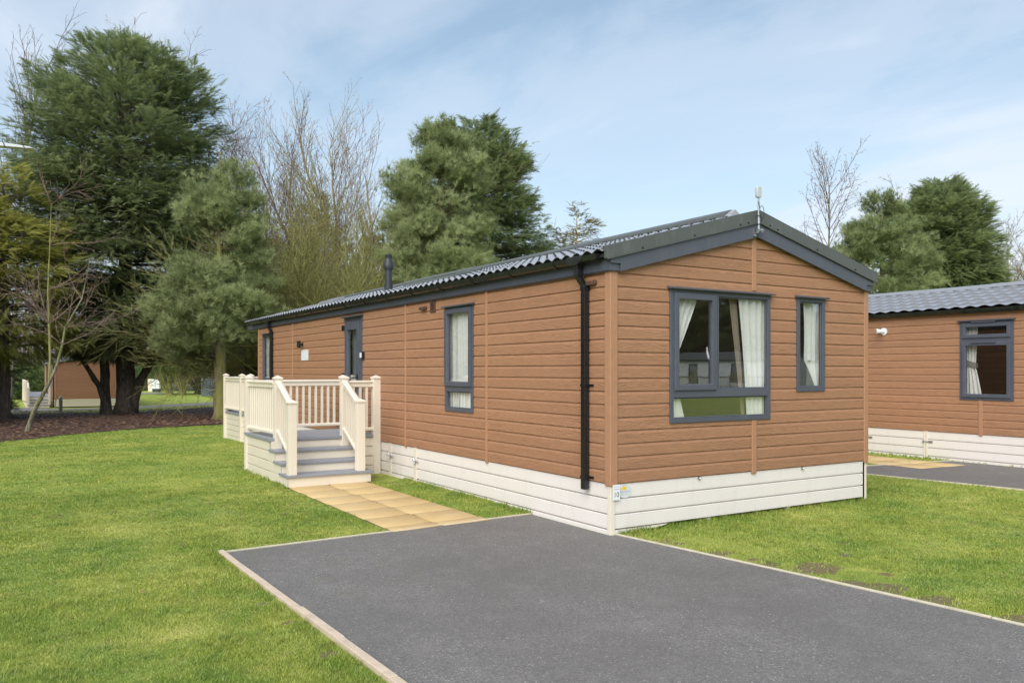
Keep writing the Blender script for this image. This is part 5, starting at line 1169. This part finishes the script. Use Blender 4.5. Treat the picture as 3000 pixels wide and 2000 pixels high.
conifer('conifer_tree', 2895, 44, 735, [(728, 8), (770, 30), (850, 45), (900, 30)], 890, 1200,
        'small pointed dark conifer at the right flank of the rounded cypress', F_CYP, B_DARK, n_limb=40, per=30, size=.45, trunk_r=.1, seed=22, tint=(.35, .2))
conifer('conifer_tree', 930, 52, 570, [(560, 10), (620, 50), (700, 85), (800, 105), (900, 110)], 930, 1200,
        'brownish green conifer half hidden behind the willow clumps', mat_leaf('brown_green_foliage', (.14, .14, .07), (.40, .36, .20)), B_TWIG, n_limb=110, per=44, size=.5, trunk_r=.15, droop=.1, up_top=.8, seed=71, gap=.25, tint=(.45, .25))
conifer('conifer_tree', 1120, 50, 690, [(680, 20), (740, 60), (820, 90), (900, 90)], 930, 1200,
        'low dark conifer behind the flue and the willow stems', F_CYP, B_DARK, n_limb=90, per=44, size=.5, trunk_r=.15, droop=.1, up_top=.8, seed=72, gap=.3, tint=(.3, .2))
conifer('conifer_tree', 790, 54, 700, [(690, 20), (760, 60), (860, 90), (960, 90)], 980, 1200,
        'low brownish conifer behind the pine and the bare brown tree', bpy.data.materials['brown_green_foliage'], B_TWIG, n_limb=90, per=44, size=.5, trunk_r=.15, droop=.1, up_top=.8, seed=73, gap=.3, tint=(.4, .2))
nseg = []
def bt(*a, **k): o, n = bare_tree(*a, **k); nseg.append(n); return o
bt('birch_tree', 30, 46, 190, 'tall pale bare birch against the sky at the far left', B_GREY, r0=.10, lv=3, kids=(1.5, 1.6, 1.2), ang=30, ratio=.40, up=(.0, .05, .06), seg=.55, start=(.28, .1, .1), wob=.045, seed=31, buds=.06)
bt('bare_tree', 700, 44, 300, 'bare budded tree spreading right of the big cypress', B_TWIG, r0=.11, lv=3, kids=(1.4, 1.9, 1.6), ang=42, ratio=.50, wob=.06, up=(.0, .03, .02), seg=.6, start=(.35, .1, .1), seed=33, lean=(.10, .02), buds=.8)
bt('bare_tree', 790, 44, 470, 'bare brown tree between the pine and the green willow stems', B_TWIG, r0=.09, lv=3, kids=(1.3, 1.6, 1.4), ang=34, ratio=.5, seg=.55, seed=34, stems=3, spread=.8, buds=.4)
bt('willow_clump', 885, 40, 580, 'green stemmed willow clump behind the left part of the roof', B_MOSS, r0=.07, lv=2, kids=(1.8, 1.9), ang=30, ratio=.45, up=(-.02, .02, .05), seg=.45, wob=.09, start=(.10, .1), stems=46, spread=3.2, seed=35, cat='willow')
bt('willow_clump', 985, 39, 640, 'green stemmed willow clump just left of the roof flue', B_MOSS, r0=.07, lv=2, kids=(1.8, 1.9), ang=32, ratio=.45, up=(-.02, .02, .05), seg=.45, wob=.09, start=(.10, .1), stems=46, spread=3.8, seed=36, cat='willow')
bt('willow_clump', 890, 37, 740, 'low green stemmed willow thicket behind the terrace deck', B_MOSS, r0=.06, lv=2, kids=(1.8, 1.9), ang=36, ratio=.5, up=(-.02, .0, .02), seg=.42, wob=.10, start=(.08, .1), stems=44, spread=2.6, seed=37, cat='willow')
bt('bare_tree', 1075, 46, 345, 'tall straight bare tree with a forked crown above the flue', B_YTWIG, r0=.10, lv=3, kids=(1.6, 1.6, 1.3), ang=30, ratio=.42, up=(.0, .05, .05), seg=.55, wob=.045, start=(.35, .1, .1), seed=38, buds=.03)
bt('bare_tree', 1000, 47, 375, 'slender bare tree left of the tall forked one', B_YTWIG, r0=.08, lv=3, kids=(1.5, 1.6, 1.3), ang=30, ratio=.42, up=(.0, .05, .05), seg=.55, wob=.045, start=(.3, .1, .1), seed=39)
bt('bare_tree', 925, 46, 450, 'reddish bare tree above the left willow clump', B_RED, r0=.07, lv=3, kids=(1.5, 1.7, 1.3), ang=28, ratio=.42, seg=.5, wob=.05, start=(.3, .1, .1), seed=40, stems=4, spread=.8)
bt('bare_tree', 1155, 41, 430, 'pale bare stems leaning against the left side of the broad pine', B_YTWIG, r0=.09, lv=2, kids=(1.3, 1.4), ang=28, ratio=.45, up=(.0, .04), seg=.6, start=(.25, .1), seed=41, stems=5, spread=1.1)
bt('bare_tree', 1560, 46, 700, 'faint bare treetop between the cypress and the golden conifer', B_RED, r0=.08, lv=3, kids=(1.1, 1.3, 1.1), ang=34, ratio=.5, seg=.5, seed=42)
bt('birch_tree', 2405, 47, 495, 'bare birch with fine drooping twigs right of the gable', B_GREY, r0=.085, lv=3, hmul=1.0, kids=(2.0, 2.2, 1.9), ang=34, ratio=.40, wob=.03, up=(.04, .03, -.02), seg=.5, start=(.25, .1, .1), seed=143, buds=.25)
bt('birch_tree', 2600, 50, 545, 'bare birch top rising behind the bushy green pine', B_TWIG, r0=.08, lv=3, kids=(1.6, 2.0, 1.7), ang=36, ratio=.45, up=(.0, .03, .0), seg=.5, start=(.3, .1, .1), seed=44, buds=.3)
bt('birch_tree', 2915, 46, 610, 'pale bare birch against the sky near the right edge', B_YTWIG, r0=.10, lv=3, kids=(2.2, 2.2, 1.9), ang=36, ratio=.48, wob=.06, up=(.0, .04, -.02), seg=.45, start=(.2, .1, .1), seed=45, stems=2, spread=.6)
bt('birch_tree', 3020, 45, 640, 'bare birch cut by the right edge of the picture', B_YTWIG, r0=.10, lv=3, kids=(2.0, 2.2, 1.8), ang=36, ratio=.48, wob=.06, up=(.0, .04, -.02), seg=.45, start=(.2, .1, .1), seed=46, stems=2, spread=.6)
bt('willow_clump', 1100, 38, 720, 'low green stems crossing in front of the broad pine, right of the flue', B_MOSS, r0=.05, lv=2, kids=(1.8, 1.9), ang=38, ratio=.5, up=(-.02, .0, .02), seg=.42, wob=.10, start=(.08, .1), stems=30, spread=3.0, seed=47, cat='willow')
bt('bare_tree', 850, 46, 430, 'fine reddish bare treetop behind the left willow clumps', B_RED, r0=.07, lv=3, kids=(1.5, 1.7, 1.4), ang=30, ratio=.45, seg=.5, wob=.05, start=(.3, .1, .1), seed=48, stems=3, spread=1.0, buds=.3)
# leaning birch sapling in the soil bed
gx, gy = G(76, 1268); bs = empty('birch_sapling', (gx, gy, gz(gy)), label='thin mossy birch sapling leaning right with drooping pink twigs, in the soil bed', cat='birch')
tb = math.hypot(gx - CX, gy - CY) * .9; tb = (gx - CX) * math.sin(YAW) + (gy - CY) * math.cos(YAW)
def rel(px, py, dt=0): x, y = at(px, tb + dt); return Vector((x - gx, y - gy, hz_(py, tb) - gz(gy)))
B1 = [rel(76, 1272), rel(100, 1200), rel(140, 1130), rel(165, 1075), rel(182, 1010), rel(190, 960, .3), rel(240, 870, .6), rel(262, 760, .8)]
B2 = [rel(143, 1122), rel(147, 1050), rel(143, 950), rel(140, 850), rel(146, 720), rel(150, 600)]
trunk_tube(B1, [.075, .068, .060, .045, .035, .028, .018, .008], n=9, flare=.3).build('trunk', mat_bark('mossy_birch_bark', (.10, .095, .045), (.40, .36, .26), (.19, .20, .06)), bs, smooth=True)
trunk_tube(B2, [.036, .032, .026, .020, .013, .006], n=8, flare=0).build('side_stem', B_MOSS, bs, smooth=True)
rr = random.Random(9); sg_ = []; P_ = dict(seg=.28, wob=.13, up=(.02, -.09, -.16), rmin=.004, lv=2, start=(.1, .1), kids=(1.5, 1.5), ang=38, ratio=.55, tips=[])
for k in range(26):
    b = (B1[4:] + B2[2:])[rr.randrange(len(B1[4:] + B2[2:]))]; a = rr.uniform(0, 6.28); grow(sg_, b.copy(), Vector((math.cos(a) * .8 + .35, math.sin(a) * .6, .55)).normalized(), rr.uniform(.9, 1.9), .014, 0, P_, rr)
segs_obj('twigs', sg_, B_RED, bs, sides=3)
# small garden trees and shrubs on the far lawn
x, y = G(497, 1156)
sh = shrub('small_tree', x, y, 2.6, 2.6, 2600, 'small evergreen tree with a yellowish trunk on the far lawn', F_BUSH, B_MOSS, seed=51, size=.34, lift=2.0, stems=9, cat='tree'); trunk_tube([(0, 0, -.1), (0, 0, 1.2), (.1, 0, 2.4)], [.26, .22, .15]).build('trunk', B_MOSS, sh, smooth=True)
x, y = G(536, 1157)
sh = shrub('small_tree', x, y, 2.6, 2.6, 2600, 'multi-stemmed pale green small tree on the far lawn', F_BUSH, B_MOSS, seed=52, size=.34, lift=1.8, stems=12, cat='tree')
x, y = G(585, 1153)
sh = shrub('small_tree', x, y, 3.0, 3.2, 2600, 'dark trunked small tree right of the pale multi-stemmed one', F_BUSH, B_DARK, seed=53, size=.36, lift=2.0, stems=14, cat='tree', tint=.25); trunk_tube([(0, 0, -.1), (0, 0, 1.2), (.1, 0, 2.6)], [.42, .34, .2]).build('trunk', B_DARK, sh, smooth=True)
for k, (px, t_, r_, h_) in enumerate(((430, 92, 3.6, 3.6), (395, 96, 3.4, 3.0), (60, 66, 2.6, 2.6), (95, 70, 2.6, 2.2), (625, 92, 3.0, 3.2))):
    x, y = at(px, t_); shrub('hedge_shrub', x, y, r_, h_, 1500, ['yellow green shrub in the gap right of the big trunk', 'low shrub seen just right of the big cypress trunk', 'light green shrub behind the cream balustrade at far left', 'green shrub left of the brown lodge across the road', 'green shrub behind the slate grey deck'][k], F_BUSH, B_TWIG, seed=60 + k, size=.4, group='shrubs at the edge of the wood')
# the bare wood beyond
segs = []; rr = random.Random(77); VP, = ([],)
for k in range(330):
    px = rr.uniform(-500, 1150); t_ = rr.uniform(100, 135); x, y = at(px, t_); z = gz(y); h = rr.uniform(9, 15); r_ = rr.uniform(.07, .2); lx_ = rr.gauss(0, .5)
    segs.append(((x, y, z), (x + lx_, y, z + h * .55), r_, r_ * .7)); segs.append(((x + lx_, y, z + h * .55), (x + lx_ * 1.5, y, z + h), r_ * .7, .02))
    for q in range(26):
        f = rr.uniform(.12, 1); a = rr.uniform(0, 6.28); l = rr.uniform(.8, 2.6) * (1.2 - f); p = (x + lx_ * f, y, z + h * f); segs.append((p, (p[0] + math.cos(a) * l, p[1] + math.sin(a) * l, p[2] + l * rr.uniform(.2, 1.1)), .03, .012))
segs_obj('woodland', segs, B_TWIG, None, sides=3, kind='stuff', label='bare brown woodland beyond the lodges', cat='woodland')
g = np.random.default_rng(5); n = 9000; pxs = g.uniform(-500, 1150, n); ts = g.uniform(98, 125, n); P2 = np.array([[*at(a, b), 0] for a, b in zip(pxs, ts)]); P2[:, 2] = -.55 + g.random(n) ** 1.6 * 3.2
rng = g; V, tt = instances(LEAVES, P2, g.normal(size=P2.shape), g.normal(size=P2.shape), g.uniform(.4, .9, n), g.random(n) * .8)
tri_obj('undergrowth', V, tt, F_BUSH, None, kind='stuff', label='green undergrowth along the foot of the bare wood', cat='undergrowth')
# trees behind the camera and to its left: they are what the windows mirror
src = {o['label']: o for o in bpy.data.objects if o.parent is None and o.get('category') == 'tree'}
cyp = next(o for k, o in src.items() if 'rounded dark cypress' in k); cyb = next(o for k, o in src.items() if k.startswith('dark cypress')); pin = next(o for k, o in src.items() if k.startswith('broad grey'))
for k, (s_, x, y, sc_) in enumerate(((cyp, 50, -70, 1.6), (cyb, 56, -64, 1.4), (cyp, 62, -62, 1.7), (cyb, 67, -59, 1.5), (cyp, 72, -57, 1.6), (pin, 78, -51, 1.5), (cyp, 84, -45, 1.6), (cyb, 45, -75, 1.6), (cyp, 90, -36, 1.6), (cyb, 59, -69, 1.7), (cyp, 40, -80, 1.6))):
    copy_tree(s_, (x, y, -5.5 * sc_), k * 1.3, sc_, label='dark evergreen mirrored behind the white lodge in the gable windows', group='evergreens mirrored in the gable windows')
for k, (s_, x, y, sc_) in enumerate(((cyb, -10.5, 27, 1.0), (cyp, -14.5, 33, 1.3), (cyb, -9.5, 36, 1.2), (cyp, -18, 40, 1.3), (cyb, -17, 16, 1.0), (cyp, -22, 8, 1.2), (cyb, -24, 26, 1.1), (pin, -19, 33, 1.0), (cyp, -28, -4, 1.3), (cyb, -26, 42, 1.2))):
    copy_tree(s_, (x, y, -5.0 * sc_), k * 1.7 + .4, sc_, label='evergreen left of the picture, mirrored in the door and side windows', group='evergreens mirrored in the side windows')

# ================================================================= grass, leaves
def inpoly(X, Y, pts):
    ins = np.zeros(len(X), bool); n = len(pts)
    for i in range(n):
        x1, y1 = pts[i]; x2, y2 = pts[(i + 1) % n]
        if y1 == y2: continue
        c = ((Y < y1) != (Y < y2)) & (X < (x2 - x1) * (Y - y1) / (y2 - y1) + x1); ins ^= c
    return ins
BED = [tuple(p) for p in near] + [tuple(p) for p in far][::-1]
def fastnoise(X, Y, sc, seed):
    g = np.random.default_rng(seed); T_ = g.random((64, 64)); u, v = (X * sc) % 64, (Y * sc) % 64; i, j = u.astype(int), v.astype(int); f, h = u - i, v - j; f = f * f * (3 - 2 * f); h = h * h * (3 - 2 * h)
    a = T_[i % 64, j % 64]; b = T_[(i + 1) % 64, j % 64]; c = T_[i % 64, (j + 1) % 64]; d = T_[(i + 1) % 64, (j + 1) % 64]; return (a * (1 - f) + b * f) * (1 - h) + (c * (1 - f) + d * f) * h
def lawn_mask(X, Y):
    m = ~inpoly(X, Y, [(-3.675, 1.335), (-.01, 1.50), (.085, .0), (.35, -2.33), (.47, -3.64), (.54, -4.6), (.55, -9.5), (-3.44, -9.5), (-3.58, -2.55), (-3.665, .66)])
    m &= ~inpoly(X, Y, [(-1.875, 1.3), (-.615, 1.3), (-.60, 5.3), (-1.88, 5.3)])
    m &= ~((X > -.005) & (X < W - .02) & (Y > .12) & (Y < 14)); m &= ~((X > DX - .05) & (X < 0) & (Y > 5.12) & (Y < 7.75)); m &= ~((X > X2 - .02) & (X < 4.6) & (Y > YA) & (Y < YB))
    m &= ~inpoly(X, Y, [(9.93, 2.14), (7.75, 2.48), (5.95, 2.73), (6.3, 1.8), (6.73, 1.78), (7.05, -.59), (7.2, -3), (7.3, -9), (9.93, -9)]); m &= ~((X > 9.94)); m &= ~((X > 8.22) & (X < 9.45) & (Y > 2.6) & (Y < 7))
    q_ = np.random.default_rng(3).random(len(X))
    for (x, y, q) in SP: m &= q_ > np.clip(1.9 - 1.75 * np.hypot((X - x) / 1.25, (Y - y) / .9) / q + (fastnoise(X, Y, 9, 5) - .5) * 1.2, 0, .88)
    m &= ~inpoly(X, Y, BED); return m
g = np.random.default_rng(21); n = 1500000
r_ = np.exp(g.uniform(math.log(3.6), math.log(34), n)); r_ = np.where(g.random(n) < .35, np.sqrt(g.uniform(3.6 ** 2, 13 ** 2, n)), r_); az = YAW + g.uniform(R(-42), R(40), n)
X, Y = CX + r_ * np.sin(az), CY + r_ * np.cos(az); k = lawn_mask(X, Y); X, Y, r_ = X[k], Y[k], r_[k]
patch = fastnoise(X, Y, 1.9, 3) * .6 + fastnoise(X, Y, 6.5, 4) * .4
edge = np.exp(-np.abs(X + .03) / .10) * (Y > 1.5) * (Y < 6.2) + np.exp(-np.abs(Y + .0) / .12) * (X > .05) * (X < W) * (Y < .14) + np.exp(-np.abs(X - 9.9) / .1) + np.exp(-np.abs(X - DX + .06) / .08) * (Y > 5.1) * (Y < 7.8) + .35 * np.exp(-np.abs(X + 3.69) / .06) * (Y < 1.3)
bare = (X > .1) & (X < .75 - .125 * Y) & (Y < 0) & (fastnoise(X, Y, 3.1, 8) > .60); k = ~bare | (g.random(len(X)) < .12); X, Y, r_, patch, edge = X[k], Y[k], r_[k], patch[k], edge[k]; n = len(X)
h = (.010 + .014 * np.clip(patch * 1.5 - .3, 0, 1) + .05 * np.clip(edge, 0, 1.2) + .014 * (fastnoise(X, Y, 7.3, 15) > .76)) * g.uniform(.5, 1.3, n); w = .0032 * np.maximum(1, r_ / 5.5) * g.uniform(.7, 1.4, n)
Z = np.where(Y < 12, 0, -.0145 * (Y - 12)); a = g.uniform(0, 2 * math.pi, n); ln = h * g.uniform(.2, .95, n); b = g.uniform(0, 2 * math.pi, n)
V = np.empty((n, 3, 3)); V[:, 0] = np.stack([X - w * np.cos(a), Y - w * np.sin(a), Z], 1); V[:, 1] = np.stack([X + w * np.cos(a), Y + w * np.sin(a), Z], 1); V[:, 2] = np.stack([X + ln * np.cos(b), Y + ln * np.sin(b), Z + h], 1)
tn = np.clip(g.normal(.5, .24, n) - (patch - .5) * .5 - edge * .3, 0, 1); tri_obj('grass', V.reshape(-1, 3), np.repeat(tn, 3), M_BLADE, None, kind='stuff', label='short mossy lawn grass around the lodge', cat='grass')
# fallen leaves on lawn and drive, litter on the soil bed
def leaf_quads(X, Y, zf_, s, g):
    n = len(X); a = g.uniform(0, 6.28, n); ca, sa = np.cos(a), np.sin(a); P_ = []
    for (u, v, z) in ((-1, 0, .1), (0, -.5, 0), (1, 0, .25), (0, .5, .3)): P_.append(np.stack([X + s * (u * ca - v * sa), Y + s * (u * sa + v * ca), zf_ + s * z * g.uniform(.3, 1.2, n)], 1))
    return np.stack(P_, 1).reshape(-1, 3), np.arange(n * 4).reshape(-1, 4)
g = np.random.default_rng(33); n = 800; X = g.uniform(-14, 9, n); Y = g.uniform(-3, 20, n); k = lawn_mask(X, Y); X, Y = X[k], Y[k]; V, F = leaf_quads(X, Y, np.where(Y < 12, 0, -.0145 * (Y - 12)) + .028, g.uniform(.012, .036, len(X)), g)
M_DEAD = mat_leaf('dead_leaves', (.10, .050, .028), (.36, .22, .15), .1)
np_mesh('fallen_leaves', V, F, M_DEAD, tint=np.repeat(g.random(len(X)), 4), kind='stuff', label='brown fallen leaves scattered over the lawn', cat='leaves')
nw = 700; X = g.uniform(-14, 9, nw); Y = g.uniform(-4, 19, nw); k = lawn_mask(X, Y); X, Y = X[k], Y[k]; P3 = np.stack([X, Y, np.where(Y < 12, 0, -.0145 * (Y - 12)) + .018], 1); V, tt = instances(LEAVES, P3, g.normal(size=P3.shape), g.normal(size=P3.shape), g.uniform(.012, .035, len(X)), np.full(len(X), .3)); tri_obj('worm_casts', V, tt, mat_leaf('worm_cast_soil', (.03, .022, .014), (.10, .08, .05), .0), None, kind='stuff', label='tiny dark worm casts dotted over the lawn', cat='soil')
n = 16000; px = g.uniform(-60, 900, n); f = g.random(n); NA2 = np.array([tuple(p) for p in lerp_line(near, 400)]); FA2 = np.array([tuple(p) for p in lerp_line(far, 400)]); i = g.integers(60, 400, n); fb = g.uniform(-.02, 1.12, n)[:, None]; P2 = NA2[i] * (1 - fb) + FA2[i] * fb
V, F = leaf_quads(P2[:, 0], P2[:, 1], np.where(P2[:, 1] < 12, 0, -.0145 * (P2[:, 1] - 12)) + .06, g.uniform(.03, .075, n), g)
np_mesh('leaf_litter', V, F, M_DEAD, tint=np.repeat(g.random(n) ** 1.5, 4), kind='stuff', label='leaf litter over the soil bed beneath the trees', cat='leaf litter')
n = 240; X = g.uniform(-3.5, .4, n); Y = g.uniform(-3, 1.4, n); V, F = leaf_quads(X, Y, np.full(n, .0105), g.uniform(.003, .008, n), g)
np_mesh('grit', V, F, plain('pale_grit', (.5, .46, .42), .8, .4, 60), kind='stuff', label='pale grit scattered on the drive', cat='grit')
print('bare segs', nseg)
